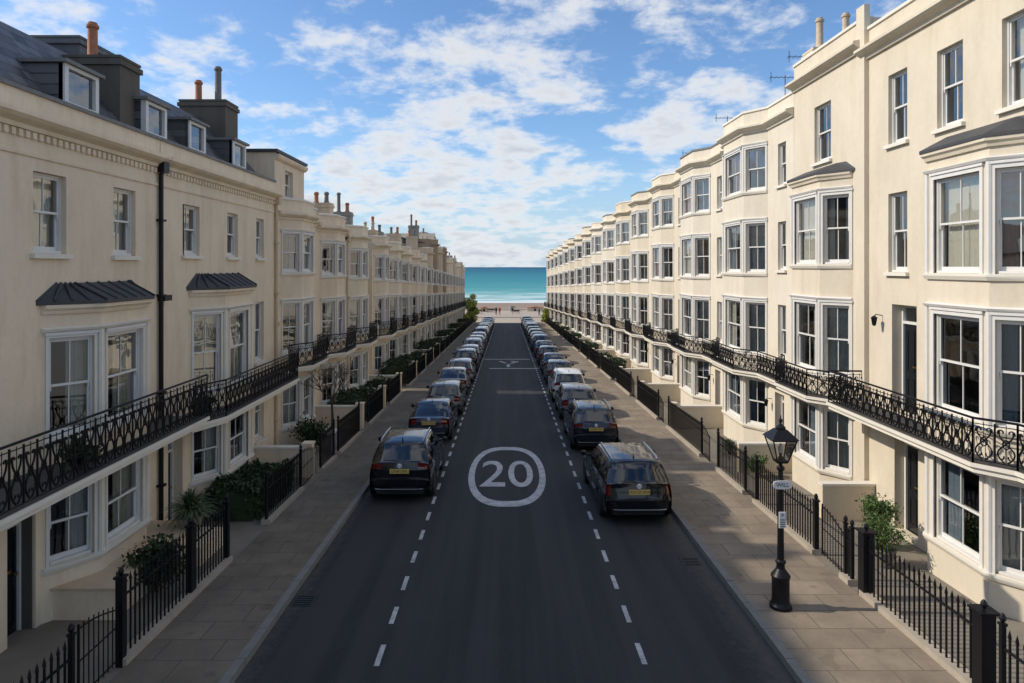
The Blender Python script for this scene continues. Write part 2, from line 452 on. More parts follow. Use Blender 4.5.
def sill_mesh(w):
    key = ('s', round(w, 2))
    if key not in WC:
        WC[key] = MB().box(-.08, w + .08, -.085, .10, -.085, -0.003).mesh('sill', 'trim_paint')
    return WC[key]
def place_window(root, side, p0, p1, op, rng, depth, casing=0, bars=1, sill=True):
    s0, s1, za, zb = op[:4]; w = s1 - s0; h = zb - za
    M = basis(side, p0, p1, s0, s1, za)
    f = link('window', win_frame(w, h, casing, bars, depth), root, M)
    link('pane', win_pane(w, h, depth), f)
    st = rng.choice([0, 0, 1, 1, 1, 2, 3, 4, 4, 6, 7, 5])
    if st < 7: link('curtain', win_curtain(w, h, st, depth), f)
    if sill: link('sill', sill_mesh(w), f)
    return f
def door_mesh(w, h):
    key = ('d', round(w, 2), round(h, 2))
    if key in WC: return WC[key]
    mb = MB(); hd = min(h - .35, 2.05); fr = .07
    a, b = MB(), None
    a.box(0.004, fr, .22, .32, 0, h - .004); a.box(w - fr, w - .004, .22, .32, 0, h - .004); a.box(fr, w - fr, .22, .32, h - fr, h - .004)
    a.box(fr, w - fr, .22, .32, hd, hd + .06)
    mb.box(fr, w - fr, .27, .31, 0, hd)
    pw = (w - 2 * fr)
    for i in range(2):
        for (z0, z1) in ((.18, .8), (.95, hd - .15)):
            x0 = fr + pw * (.12 + .42 * i); x1 = x0 + pw * .34
            for (q0, q1, r0, r1) in ((x0, x1, z0, z0 + .025), (x0, x1, z1 - .025, z1), (x0, x0 + .025, z0 + .025, z1 - .025), (x1 - .025, x1, z0 + .025, z1 - .025)):
                mb.box(q0, q1, .255, .27, r0, r1)
    g = MB().quad((fr, .28, hd + .06), (w - fr, .28, hd + .06), (w - fr, .28, h - fr), (fr, .28, h - fr))
    k = MB().lathe([(.0, -.05), (.028, -.045), (.03, -.02), (.012, 0), (.012, .02)], w - fr - .09, .245, 1.0, 8, 'y')
    k.box(w / 2 - .1, w / 2 + .1, .25, .262, 1.05, 1.09)
    WC[key] = (a.mesh('door_frame', 'white_paint'), mb.mesh('door', 'black_door'), g.mesh('fanlight', 'window_glass'), k.mesh('handle', 'brass'))
    return WC[key]
def place_door(root, side, p0, p1, op):
    s0, s1, za, zb = op[:4]
    M = basis(side, p0, p1, s0, s1, za); fr, dm, fl, hd = door_mesh(s1 - s0, zb - za)
    f = link('door_frame', fr, root, M); link('fanlight', fl, f)
    d = link('door', dm, root, M); link('handle', hd, d)

def iron_unit(mb, Q, s0, s1, z0, z1, fine):
    """one bay of scroll ironwork between uprights, drawn in the plane (s, z)"""
    c = (s0 + s1) / 2; hw = (s1 - s0) / 2; h = z1 - z0; r = .014
    mb.tube([Q(s0, z0), Q(s0, z1)], .016, 4)
    if not fine:
        mb.tube([Q(c, z0), Q(c, z1)], .012, 4)
        for sg in (-1, 1):
            mb.tube([Q(c + sg * hw * .1, z0 + h * .1), Q(c + sg * hw * .7, z0 + h * .3), Q(c + sg * hw * .2, z0 + h * .6), Q(c + sg * hw * .7, z0 + h * .9)], .013, 4, False)
        return
    for sg in (-1, 1):
        pts = []
        for i in range(11):
            t = i / 10
            x = hw * .82 * math.sin(t * math.pi * 1.55 + .15) * (1 - .25 * t)
            pts.append(Q(c + sg * x, z0 + h * (.03 + .80 * t)))
        mb.tube(pts, r, 4, False)
        cur = []
        for i in range(8):
            a = -.6 + i / 7 * 4.2; rr = hw * .34 * (1 - .07 * i)
            cur.append(Q(c + sg * (hw * .45 + rr * math.cos(a)), z0 + h * .80 + rr * math.sin(a)))
        mb.tube(cur, r * .9, 4, False)
        cur = []
        for i in range(7):
            a = 2.6 + i / 6 * 4.0; rr = hw * .28 * (1 - .07 * i)
            cur.append(Q(c + sg * (hw * .45 + rr * math.cos(a)), z0 + h * .17 + rr * math.sin(a)))
        mb.tube(cur, r * .9, 4, False)
    ring = [Q(c + hw * .3 * math.cos(a), z0 + h * .5 + hw * .5 * math.sin(a)) for a in [i * math.pi / 4 for i in range(9)]]
    mb.tube(ring, r, 4, False)
    mb.tube([Q(c, z0 + h * .5), Q(c, z1)], .006, 4)
def railing_along(mb, side, path, zf, h, fine):
    for i in range(len(path) - 1):
        p0, p1 = path[i], path[i + 1]; Lg = math.hypot(p1[0] - p0[0], p1[1] - p0[1])
        if Lg < .12: continue
        d = ((p1[0] - p0[0]) / Lg, (p1[1] - p0[1]) / Lg)
        def Q(s, z): return PT(side, p0[0] + d[0] * s, p0[1] + d[1] * s, z)
        n = max(1, round(Lg / (.27 if fine else .25)))
        for k in range(n): iron_unit(mb, Q, Lg * k / n, Lg * (k + 1) / n, zf + .07, zf + h - .05, fine)
        mb.tube([Q(0, zf + h), Q(Lg, zf + h)], .022, 6); mb.tube([Q(0, zf + h - .09), Q(Lg, zf + h - .09)], .010, 4)
        mb.tube([Q(0, zf + .07), Q(Lg, zf + .07)], .013, 4)
        for s in (0, Lg): mb.tube([Q(s, zf), Q(s, zf + h + .02)], .017, 4)
def chimney(root, cx, cy, w, d, z0, z1, pots, mat='stone_grey', side=1):
    mb = MB().box(cx - w / 2, cx + w / 2, cy - d / 2, cy + d / 2, z0, z1)
    mb.box(cx - w / 2 - .05, cx + w / 2 + .05, cy - d / 2 - .05, cy + d / 2 + .05, z1 - .16, z1 - .04)
    mb.box(cx - w / 2 - .02, cx + w / 2 + .02, cy - d / 2 - .02, cy + d / 2 + .02, z1 + .001, z1 + .06)
    c = build(mb, 'chimney', mat, root)
    for i, (dx, hh, kind) in enumerate(pots):
        m = MB().lathe([(.13, 0), (.14, .05), (.105, .1), (.10, hh - .14), (.13, hh - .12), (.13, hh - .06), (.10, hh - .04), (.095, hh)], cx + dx, cy, z1 + .06, 12)
        build(m, 'chimney_pot', kind, c, 40)
    return c
def aerial(root, x, y, z, h, along=0):
    mb = MB().tube([(x, y, z), (x, y, z + h)], .016, 6)
    mb.tube([(x - .55, y, z + h - .08), (x + .55, y, z + h - .08)], .011, 4)
    for i in range(7): mb.tube([(x - .5 + i * .16, y - .16, z + h - .08), (x - .5 + i * .16, y + .16, z + h - .08)], .007, 4)
    mb.tube([(x - .5, y, z + h - .25), (x - .5, y, z + h + .12)], .012, 4)
    build(mb, 'tv_aerial', 'aerial_metal', root)

def make_house(side, F, y0, W, zb, cfg, seed, label, group):
    """cfg keys: bay=(b0,b1,c,d), levels, bay_top (None: full height), cornice z, top z, wall material ... all z relative to zb"""
    rng = random.Random(seed)
    root = empty('terraced_house', (side * F, y0, zb)); tag(root, label, 'house', group)
    b0, b1, c, d = cfg['bay']
    bayp = [(0, 0), (b0, 0), (b0 + c, d), (b1 - c, d), (b1, 0), (W, 0)]; flat = [(0, 0), (W, 0)]
    wall = MB(); wm = cfg['wall']; dep = .115
    bt = cfg.get('bay_top')
    zlow = -1.2; ztop = cfg['top']
    ops_b = {i: [] for i in range(5)}; ops_f = []
    ctop = bt if bt else ztop
    fl = math.hypot(c, d); fw = b1 - b0 - 2 * c
    for (za, zb_) in cfg['bay_levels']:
        cw = cfg.get('cw', .62); mw = cfg.get('mw', fw * .68)
        if fl > cw + .05:
            ops_b[1].append(((fl - cw) / 2, (fl + cw) / 2, za, zb_)); ops_b[3].append(((fl - cw) / 2, (fl + cw) / 2, za, zb_))
        ops_b[2].append(((fw - mw) / 2, (fw + mw) / 2, za, zb_))
    doors = []
    for (u0, u1, za, zb_, kind) in cfg['flat_ops']:
        dp = .24 if kind == 'door' else None
        if bt and za > bt: ops_f.append((u0, u1, za, zb_, kind, dp))
        elif u1 <= b0 + 1e-6: ops_b[0].append((u0, u1, za, zb_, kind, dp))
        else: ops_b[4].append((u0 - b1, u1 - b1, za, zb_, kind, dp))
    cas = cfg.get('casing', 0)
    for i in range(5):
        p0, p1 = bayp[i], bayp[i + 1]
        if math.hypot(p1[0] - p0[0], p1[1] - p0[1]) < .02: continue
        panel(wall, side, p0, p1, zlow, ctop, ops_b[i], dep)
        for op in ops_b[i]:
            if len(op) > 4 and op[4] == 'door': place_door(root, side, p0, p1, op)
            elif len(op) > 4: place_window(root, side, p0, p1, op, rng, dep, 0, 1 if op[1] - op[0] > .5 else 1)
            else: place_window(root, side, p0, p1, op, rng, dep - .04, cas, 1, sill=False)
    if bt:
        panel(wall, side, flat[0], flat[1], bt, ztop, ops_f, dep)
        for op in ops_f: place_window(root, side, flat[0], flat[1], op, rng, dep)
    D = 8.0
    e = .006
    for uu in (e, W - e):
        wall.quad(PT(side, uu, -.01, zlow), PT(side, uu, -D, zlow), PT(side, uu, -D, ztop), PT(side, uu, -.01, ztop))
    wall.quad(PT(side, e, -D, zlow), PT(side, W - e, -D, zlow), PT(side, W - e, -D, ztop), PT(side, e, -D, ztop))
    # inner face of the parapet
    tp = flat if bt else bayp
    inner = offset_path(tp, -.22)
    for i in range(len(tp) - 1):
        a, b = inner[i], inner[i + 1]
        wall.quad(PT(side, a[0], a[1], ztop - .8), PT(side, b[0], b[1], ztop - .8), PT(side, b[0], b[1], ztop), PT(side, a[0], a[1], ztop))
    build(wall, 'wall', wm, root)
    # rooms behind the glass
    room = MB()
    for z in cfg['floors']:
        room.quad(PT(side, .02, -.03, z), PT(side, W - .02, -.03, z), PT(side, W - .02, -3.4, z), PT(side, .02, -3.4, z))
        if z > 0:
            bp = offset_path(bayp, -.05)[1:5]
            if not bt or z <= bt:
                room.add([PT(side, p[0], p[1], z + .001) for p in bp], [(0, 1, 2, 3)])
    room.quad(PT(side, .02, -3.4, 0), PT(side, W - .02, -3.4, 0), PT(side, W - .02, -3.4, ztop - .5), PT(side, .02, -3.4, ztop - .5))
    uu = b0 - .15 if b0 > 1 else b1 + .12
    if .2 < uu < W - .2: room.quad(PT(side, uu, -.04, 0), PT(side, uu, -3.4, 0), PT(side, uu, -3.4, ztop - .5), PT(side, uu, -.04, ztop - .5))
    build(room, 'room_interior', 'room', root)
    # cornice, string courses, coping
    cz = cfg['cornice']; mb = MB()
    k = cfg.get('cornice_k', 1.0)
    mould(mb, side, tp, [(0.002, cz), (.05 * k, cz), (.07 * k, cz + .07), (.17 * k, cz + .13), (.22 * k, cz + .18), (.22 * k, cz + .25), (.05, cz + .30), (.002, cz + .31)])
    if cfg.get('frieze'):
        mould(mb, side, tp, [(.002, cz - .42), (.03, cz - .42), (.035, cz - .37), (.002, cz - .36)])
        n = int(W / .16)
        for i in range(n):
            u = .08 + i * .16
            x0, yy, z_ = PT(side, u, .0, cz - .12)
            mb.box(min(x0 - side * .002, x0 - side * .055), max(x0 - side * .002, x0 - side * .055), u, u + .09, cz - .13, cz - .02)
    build(mb, 'cornice', cfg.get('trim', wm), root)
    mb = MB(); mould(mb, side, tp, [(.002, ztop - .05), (.045, ztop - .05), (.045, ztop + .02), (0, ztop + .035), (-.24, ztop + .03), (-.24, ztop - .02)])
    build(mb, 'coping', cfg.get('coping', 'trim_paint'), root)
    # sill bands round the bay
    sb = offset_path(bayp, 0)[1:5]
    sb2 = [(sb[0][0], 0), sb[1], sb[2], (sb[3][0], 0)]
    for (za, zb_) in cfg['bay_levels']:
        mb = MB(); mould(mb, side, sb2, [(.002, za - .13), (.05, za - .12), (.085, za - .05), (.085, za - .01), (-.05, za - .001)])
        build(mb, 'bay_sill', 'trim_paint', root)
    if cas:
        for (za, zb_) in cfg['bay_levels']:      # white timber corner posts and head of the bay
            mb = MB()
            mould(mb, side, sb2, [(.002, zb_ + cas + .055), (.06, zb_ + cas + .06), (.09, zb_ + cas + .11), (.002, zb_ + cas + .14)])
            for cpt in sb2[1:3]:
                x_, y_, _ = PT(side, cpt[0], cpt[1], 0)
                mb.lathe([(.055, za - .02), (.055, zb_ + cas + .07)], x_, y_, 0, 8)
            build(mb, 'bay_trim', 'white_paint' if side > 0 else 'trim_paint', root)
    if bt:
        # lead roof over the bay
        ev = offset_path(sb2, .14); ev = [(ev[0][0] - .12, 0.0), ev[1], ev[2], (ev[3][0] + .12, 0.0)]
        rz = cfg.get('bay_rise', .3)
        top = [(b0 + c * .5, .004), (b0 + c * .9, .12), (b1 - c * .9, .12), (b1 - c * .5, .004)]
        mb = MB(); m2 = MB()
        vs = [PT(side, *p, bt + .14) for p in ev] + [PT(side, *p, bt + .14 + rz) for p in top]
        mb.add(vs, [(0, 1, 5, 4), (1, 2, 6, 5), (2, 3, 7, 6), (4, 5, 6, 7)])
        vs = [PT(side, *p, bt + .14) for p in ev] + [PT(side, *p, bt + .08) for p in ev]
        mb.add(vs, [(0, 1, 5, 4), (1, 2, 6, 5), (2, 3, 7, 6), (4, 5, 6, 7)])
        if cfg.get('seams'):
            for q in range(3):
                a, b = ev[q], ev[q + 1]; a2, b2 = top[q], top[q + 1]; n = (4, 5, 4)[q]
                for i in range(n + 1):
                    t = i / n
                    mb.tube([PT(side, a[0] + (b[0] - a[0]) * t, a[1] + (b[1] - a[1]) * t, bt + .15), PT(side, a2[0] + (b2[0] - a2[0]) * t, a2[1] + (b2[1] - a2[1]) * t, bt + .15 + rz)], .022, 6)
        build(mb, 'bay_roof', cfg.get('bay_roof_mat', 'lead'), root)
        mould(m2, side, sb2, [(.002, bt - .08), (.05, bt - .08), (.07, bt - .02), (.12, bt + .02), (.12, bt + .078), (.0, bt + .079)])
        build(m2, 'bay_cornice', cfg.get('trim', 'trim_paint'), root)
        if cfg.get('seams') is None:
            pass
    # balcony
    if cfg.get('balcony') is not None:
        zf = cfg['balcony']; off = cfg.get('balc_off', .5)
        bp = cfg.get('balc_path') or offset_path(bayp, off)
        inner = [(p[0], .004) for p in bp]
        mb = MB()
        prof = [(0, zf - .17), (-.03, zf - .2)]
        n = len(bp)
        o1 = bp; o2 = [(p[0], p[1] - .06) for p in bp]
        top_ = [PT(side, *p, zf) for p in o1]; lip = [PT(side, *p, zf - .07) for p in o1]; und = [PT(side, *p, zf - .075) for p in o2]; und2 = [PT(side, *p, zf - .17) for p in o2]
        inT = [PT(side, *p, zf) for p in inner]; inB = [PT(side, *p, zf - .17) for p in inner]
        vs = inT + top_ + lip + und + und2 + inB
        fs = [(r * n + i, r * n + i + 1, (r + 1) * n + i + 1, (r + 1) * n + i) for r in range(5) for i in range(n - 1)]
        fs += [(0, n, 2 * n, 3 * n, 4 * n, 5 * n), tuple(r * n + n - 1 for r in range(6))[::-1]]
        mb.add(vs, fs)
        bal = build(mb, 'balcony', 'trim_paint', root)
        rp = [(p[0], p[1] - .05) for p in bp]; rp[0] = (rp[0][0] + .03, rp[0][1]); rp[-1] = (rp[-1][0] - .03, rp[-1][1])
        rp = [(rp[0][0], .02)] + rp + [(rp[-1][0], .02)] if cfg.get('balc_ends', False) else rp
        key = ('rail', side, tuple(rp), zf, cfg.get('fine', False))
        if key not in WC:
            m = MB(); railing_along(m, side, rp, zf, cfg.get('rail_h', .78), cfg.get('fine', False)); WC[key] = m.mesh('balcony_railing', 'black_iron')
        link('balcony_railing', WC[key], bal)
        fl_ = MB(); fp = [(p[0], p[1] - .03) for p in bp]; nn = len(fp)
        fl_.add([PT(side, *p, zf + .004) for p in inner] + [PT(side, *p, zf + .004) for p in fp], [(q, q + 1, nn + q + 1, nn + q) for q in range(nn - 1)])
        build(fl_, 'balcony_floor', 'lead', bal)
    # roof
    rt = cfg.get('roof', 'low'); mb = MB()
    if rt == 'low':
        a = .3; r0 = ztop - .45; r1 = ztop + cfg.get('ridge', -.1)
        mb.add([PT(side, .0, -a, r0), PT(side, W, -a, r0), PT(side, W, -3.6, r1), PT(side, 0, -3.6, r1), PT(side, 0, -D, r0), PT(side, W, -D, r0)],
               [(0, 1, 2, 3), (3, 2, 5, 4), (0, 3, 4), (1, 5, 2)])
    elif rt == 'mansard':
        a = .32; r0 = ztop - .1; r1 = ztop + 1.9
        mb.add([PT(side, 0, -a, r0), PT(side, W, -a, r0), PT(side, W, -2.05, r1), PT(side, 0, -2.05, r1), PT(side, W, -4.2, r1 + .35), PT(side, 0, -4.2, r1 + .35), PT(side, W, -D, r0), PT(side, 0, -D, r0)],
               [(0, 1, 2, 3), (3, 2, 4, 5), (5, 4, 6, 7), (0, 3, 5, 7), (1, 6, 4, 2)])
    build(mb, 'roof', 'slate', root)
    for (u, w_, zz, hh) in cfg.get('dormers', []):
        v0 = -.42; v1 = -2.0
        mb = MB(); s = side
        x0, x1 = sorted((-s * v0, -s * v1))
        mb.box(x0, x1, u, u + .06, zz - .25, zz + hh); mb.box(x0, x1, u + w_ - .06, u + w_, zz - .25, zz + hh)
        mb.box(x0, x1, u + .02, u + w_ - .02, zz - .32, zz - .2)
        dm = build(mb, 'dormer', 'slate', root)
        xr0, xr1 = sorted((-s * (v0 + .12), -s * v1))
        build(MB().box(xr0, xr1, u - .08, u + w_ + .08, zz + hh, zz + hh + .07), 'dormer_roof', 'lead_pale', dm)
        p0 = (u + .06, v0); p1 = (u + w_ - .06, v0)
        M = basis(side, p0, p1, 0, w_ - .12, zz)
        key = ('dw', round(w_, 2), round(hh, 2))
        if key not in WC:
            ww = w_ - .12; f = MB()
            f.box(-.06, .05, -.04, .08, -.04, hh + .0); f.box(ww - .05, ww + .06, -.04, .08, -.04, hh); f.box(.05, ww - .05, -.04, .08, hh - .07, hh); f.box(.05, ww - .05, -.04, .08, -.04, .05)
            f.box(-.06, ww + .06, -.02, .02, -.25, -.05)
            g = MB().quad((.04, .03, .04), (ww - .04, .03, .04), (ww - .04, .03, hh - .05), (.04, .03, hh - .05))
            b = MB().box(.04, ww - .04, .4, .45, .04, hh - .05)
            WC[key] = (f.mesh('dormer_window', 'white_paint'), g.mesh('pane', 'window_glass'), b.mesh('blind', 'curtain_blue'))
        f, g, b = WC[key]
        fo = link('dormer_window', f, dm, M); 
        link('pane', g, dm, M); link('blind', b, dm, M)
    for (v, u, w_, d_, z0, z1, pots, m_) in cfg.get('chimneys', []):
        chimney(root, -side * v, u, w_, d_, z0, z1, pots, m_)
    for (u, v) in cfg.get('pipes', []):
        x = -side * (v + .07)
        mb = MB().tube([(x, u, zlow + 1), (x, u, cz - .05)], .05, 8)
        mb.box(x - .13, x + .13, u - .12, u + .12, cz - .12, cz + .16)
        for zz in (1.2, 3.3, 5.5, 7.2): mb.box(x - .08, x + .08, u - .09, u + .09, zz, zz + .05)
        mb.box(x - .1, x + .1, u - .02, u + .3, cfg.get('box_z', 5.4), cfg.get('box_z', 5.4) + .13)
        build(mb, 'drainpipe', cfg.get('pipe_mat', 'black_iron'), root)
    for (u, v, z, h) in cfg.get('aerials', []): aerial(root, -side * v, u, z, h)
    for (u, z) in cfg.get('lanterns', []):
        x = -side * .0
        mb = MB().tube([(x, u, z), (x - side * .16, u, z + .03), (x - side * .2, u, z - .02)], .014, 4)
        mb.lathe([(.02, .02), (.085, -.03), (.075, -.05), (.05, -.2), (.02, -.23)], x - side * .2, u, z - .02, 6)
        build(mb, 'wall_lantern', 'black_iron', root)
    return root

def ordinal(n): return ['nearest', 'second', 'third', 'fourth', 'fifth', 'sixth', 'seventh', 'eighth', 'ninth', 'tenth', 'eleventh', 'twelfth', 'thirteenth', 'fourteenth', 'fifteenth', 'sixteenth', 'seventeenth', 'eighteenth', 'nineteenth', 'twentieth', 'twenty-first', 'twenty-second', 'twenty-third'][n]

GL, GR = 'terraced houses down the left side', 'terraced houses down the right side'
FL, FR = 7.9, 9.05
def FRy(y): return FR if y < 50 else FR - (y - 50) / 68 * 1.7

# left row -------------------------------------------------------------
zb = -.42
make_house(-1, FL, 9.9, 5.35, zb, dict(
    bay=(1.45, 4.55, .78, .55), bay_levels=[(1.05, 2.4), (3.22, 4.95)], cw=.72, mw=1.2, casing=.045,
    bay_top=5.44, bay_rise=.3, seams=True, top=9.1, cornice=8.42, frieze=True, cornice_k=1.25, wall='stucco_warm', trim='stucco_warm', coping='lead_pale',
    flat_ops=[(.69, 1.33, .1, 2.25, 'door'), (1.27, 2.11, 6.4, 7.78, 'win'), (3.55, 4.35, 6.4, 7.78, 'win')],
    floors=[0, 3.0, 5.9, 8.6], balcony=2.78, balc_path=[(-1.6, 1.15), (5.32, 1.15)], fine=True, rail_h=.95, balc_ends=False,
    roof='mansard', dormers=[(2.65, 1.05, 9.25, .75)],
    chimneys=[(-1.5, 5.3, 1.7, .8, 8.9, 10.8, [(.0, .85, 'terracotta')], 'stone_dark')], pipes=[(5.27, 0)], box_z=5.4),
    11, 'cream stucco house with slate mansard and seamed lead bay roof, nearest on the left', GL)
zb = -.66
make_house(-1, FL, 15.27, 7.55, zb, dict(
    bay=(1.35, 4.85, .85, .55), bay_levels=[(1.05, 2.42), (3.2, 5.2)], cw=.76, mw=1.24, casing=.045,
    bay_top=5.75, bay_rise=.34, seams=True, top=9.34, cornice=8.66, frieze=True, cornice_k=1.25, wall='stucco_warm', trim='stucco_warm', coping='lead_pale',
    flat_ops=[(.35, 1.05, .1, 2.3, 'door'), (5.75, 6.5, .9, 2.6, 'win'), (5.75, 6.5, 3.4, 5.3, 'win'),
              (1.05, 1.95, 6.7, 7.95, 'win'), (3.65, 4.4, 6.7, 7.95, 'win'), (5.85, 6.5, 6.7, 7.95, 'win')],
    floors=[0, 3.0, 5.9, 8.8], balcony=2.8, balc_path=[(-.02, .8), (.95, 1.15), (6.5, 1.15), (7.5, .62)], fine=True, rail_h=.88,
    roof='mansard', dormers=[(.1, .95, 9.5, .75), (2.2, .95, 9.5, .75), (5.0, 1.0, 9.5, .75)],
    chimneys=[(-2.0, 7.0, 1.5, 1.0, 9.2, 11.8, [(-.35, .75, 'terracotta'), (.3, 1.2, 'pot_grey')], 'stone_dark'),
              (-3.6, 2.6, 1.6, 2.2, 10.5, 12.15, [], 'slate')], pipes=[(7.5, 0)], box_z=4.4, pipe_mat='stucco_buff'),
    12, 'cream stucco house with three small slate dormers beyond the black drainpipe, second on the left', GL)
lw = ['stucco_peach', 'stucco_lemon', 'stucco_warm', 'stucco_peach', 'stucco_lemon', 'stucco_warm', 'stucco_lemon', 'stucco_peach']
hy = 22.84; i = 2; lefts = []
notes_l = {2: 'peach house with a square attic block', 12: 'tall buff house with stone gable', 13: 'brown house with lead dome'}
while hy < 114:
    W = 4.95; zb = gz(hy + W / 2)
    tall = i in (2,); tallfar = i >= 10
    lift = {10: .9, 11: 2.1, 12: 1.5, 13: 1.9}.get(i, [1.0, 1.35, .8][i % 3]) if tallfar else 0
    c = dict(bay=(.45, 3.35, .72, .55), bay_levels=[(1.0, 2.55), (3.6, 5.35), (6.45, 7.8)], cw=.68, mw=1.16, casing=.04,
        top=9.05 + lift, cornice=8.3 + (lift if tallfar else 0), wall=lw[i % 8] if not tallfar else ({10: 'stucco_buff', 11: 'stucco_brown', 12: 'stucco_buff', 13: 'stucco_brown'}.get(i) or ['stucco_warm', 'stucco_buff', 'stucco_peach'][i % 3]),
        flat_ops=[(3.7, 4.45, .1, 2.4, 'door'), (3.82, 4.4, 3.75, 5.3, 'win'), (3.82, 4.4, 6.5, 7.75, 'win')],
        floors=[0, 3.1, 6.0, 8.5], balcony=3.15, balc_off=.5, fine=i < 5, rail_h=.8, roof='low', ridge=.35 + .3 * (i % 3 == 0),
        chimneys=[(-1.2 - .5 * (i % 2), .1, 1.0, .7, 8.6, 9.75 + .3 * (i % 3) + lift, [(-.25, .55 + .6 * (i % 2), ['pot_buff', 'terracotta', 'pot_grey'][i % 3]), (.25, .55, ['pot_buff', 'pot_grey', 'terracotta'][i % 3])], ['stucco_buff', 'stone_grey'][i % 2])],
        pipes=[(.12, 0)] if i % 3 == 1 else [], pipe_mat='black_iron' if i % 2 else 'stucco_buff', lanterns=[(3.6, 2.2)] if i % 2 else [])
    if tall: c['chimneys'] = []; c['pipes'] = []
    nt_ = notes_l.get(i, {'stucco_peach': 'peach', 'stucco_cream': 'cream', 'stucco_warm': 'warm cream', 'stucco_sand': 'sandy', 'stucco_buff': 'buff', 'stucco_lemon': 'pale cream', 'stucco_brown': 'brown'}[c['wall']] + ' stucco house with full-height canted bay')
    h = make_house(-1, FL, hy, W, zb, c, 100 + i, '%s, %s on the left counting from the camera' % (nt_, ordinal(i)), GL)
    if tall:      # the square attic block
        blk = MB(); panel(blk, -1, (.0, -.02), (3.3, -.02), 9.05, 10.55, [(1.1, 1.95, 9.1, 10.1)], .14)
        blk.box(.02, 3.6, .0, .0001, 9, 9.001) if False else None
        blk.quad(PT(-1, .0, -.02, 9.0), PT(-1, .0, -3.5, 9.0), PT(-1, .0, -3.5, 10.55), PT(-1, .0, -.02, 10.55))
        blk.quad(PT(-1, 3.3, -.02, 9.0), PT(-1, 3.3, -3.5, 9.0), PT(-1, 3.3, -3.5, 10.55), PT(-1, 3.3, -.02, 10.55))
        mould(blk, -1, [(0, -.02), (3.3, -.02)], [(.002, 10.3), (.12, 10.36), (.16, 10.44), (.16, 10.5), (.0, 10.52)])
        build(blk, 'attic_wall', 'stucco_peach', h)
        build(MB().box(-3.5, .1, -.08, 3.38, 10.56, 10.66), 'attic_roof', 'lead', h)
        place_window(h, -1, (.0, -.02), (3.3, -.02), (1.1, 1.95, 9.1, 10.1), random.Random(5), .14)
    if i == 12:
        g = MB(); zz = c['top']
        g.add([(.3 - .6, .3, zz), (-.3, 4.6, zz), (-.3, 2.45, zz + 1.7), (-6, .3, zz), (-6, 4.6, zz), (-6, 2.45, zz + 1.7)], [(0, 1, 2), (3, 5, 4), (0, 2, 5, 3), (1, 4, 5, 2)])
        build(g, 'gable', 'stone_grey', h)
    if i == 13:
        g = MB().lathe([(1.9, 0), (1.85, .6), (1.6, 1.2), (1.1, 1.6), (.5, 1.85), (.1, 1.95)], -2.3, 2.4, c['top'], 14)
        build(g, 'lead_dome', 'lead_pale', h, 40)
    hy += W + .01; i += 1
    if i == 5: hy += 1.4  # gap added between two houses to cast a strip of sun over the road
NLEFT = i
LEFT_END = hy

# right row ------------------------------------------------------------
zb = -.47
make_house(1, FR, 9.8, 7.15, zb, dict(
    bay=(1.35, 4.4, .66, .55), bay_levels=[(.85, 2.5), (3.4, 5.3), (6.1, 7.95)], cw=.68, mw=1.3, casing=.08,
    bay_top=8.42, bay_rise=.3, bay_roof_mat='lead', top=12.2, cornice=11.42, cornice_k=1.3, wall='stucco_cream', trim='stucco_cream',
    flat_ops=[(4.95, 5.85, .12, 2.45, 'door'), (5.0, 5.95, 2.85, 5.35, 'door'), (5.35, 6.1, 6.1, 7.95, 'win'),
              (1.55, 2.45, 9.1, 10.75, 'win'), (3.5, 4.3, 9.1, 10.75, 'win'), (5.35, 6.1, 9.1, 10.75, 'win')],
    floors=[0, 2.8, 5.75, 8.8], balcony=2.82, balc_path=[(.3, .55), (1.35, .6), (1.85, 1.0), (7.1, 1.0)], fine=True, rail_h=.78, balc_ends=True,
    roof='low', ridge=-.2, chimneys=[], lanterns=[(6.35, 5.05)], pipes=[]), 21,
    'cream four-storey house with black doors and slate-topped bay, nearest on the right', GR)
zb = -.67
h = make_house(1, FR, 16.97, 4.15, zb, dict(
    bay=(.55, 3.7, .7, .55), bay_levels=[(.95, 2.6), (3.5, 5.4), (6.5, 8.35)], cw=.70, mw=1.36, casing=.08,
    bay_top=8.85, bay_rise=.25, bay_roof_mat='lead', top=12.75, cornice=11.9, cornice_k=1.3, wall='stucco_cream', trim='stucco_cream',
    flat_ops=[(1.75, 2.75, 9.45, 11.1, 'win')],
    floors=[0, 2.9, 5.9, 9.1], balcony=2.95, balc_off=.47, fine=True, rail_h=.72,
    roof='low', ridge=-.2, chimneys=[(-1.0, 3.6, 1.6, .7, 11.9, 13.0, [(-.45, 1.0, 'pot_buff'), (.35, 1.15, 'pot_buff')], 'stucco_sand')]), 22,
    'cream four-storey house with one top window and slate-topped bay, second on the right', GR)
mb = MB().box(-.12, .02, -.22, .16, -1, 13.0); build(mb, 'party_pier', 'stucco_cream', h)
hy = 21.13; i = 2
rw = ['stucco_cream', 'stucco_ivory', 'stucco_cream', 'stucco_sand', 'stucco_ivory']
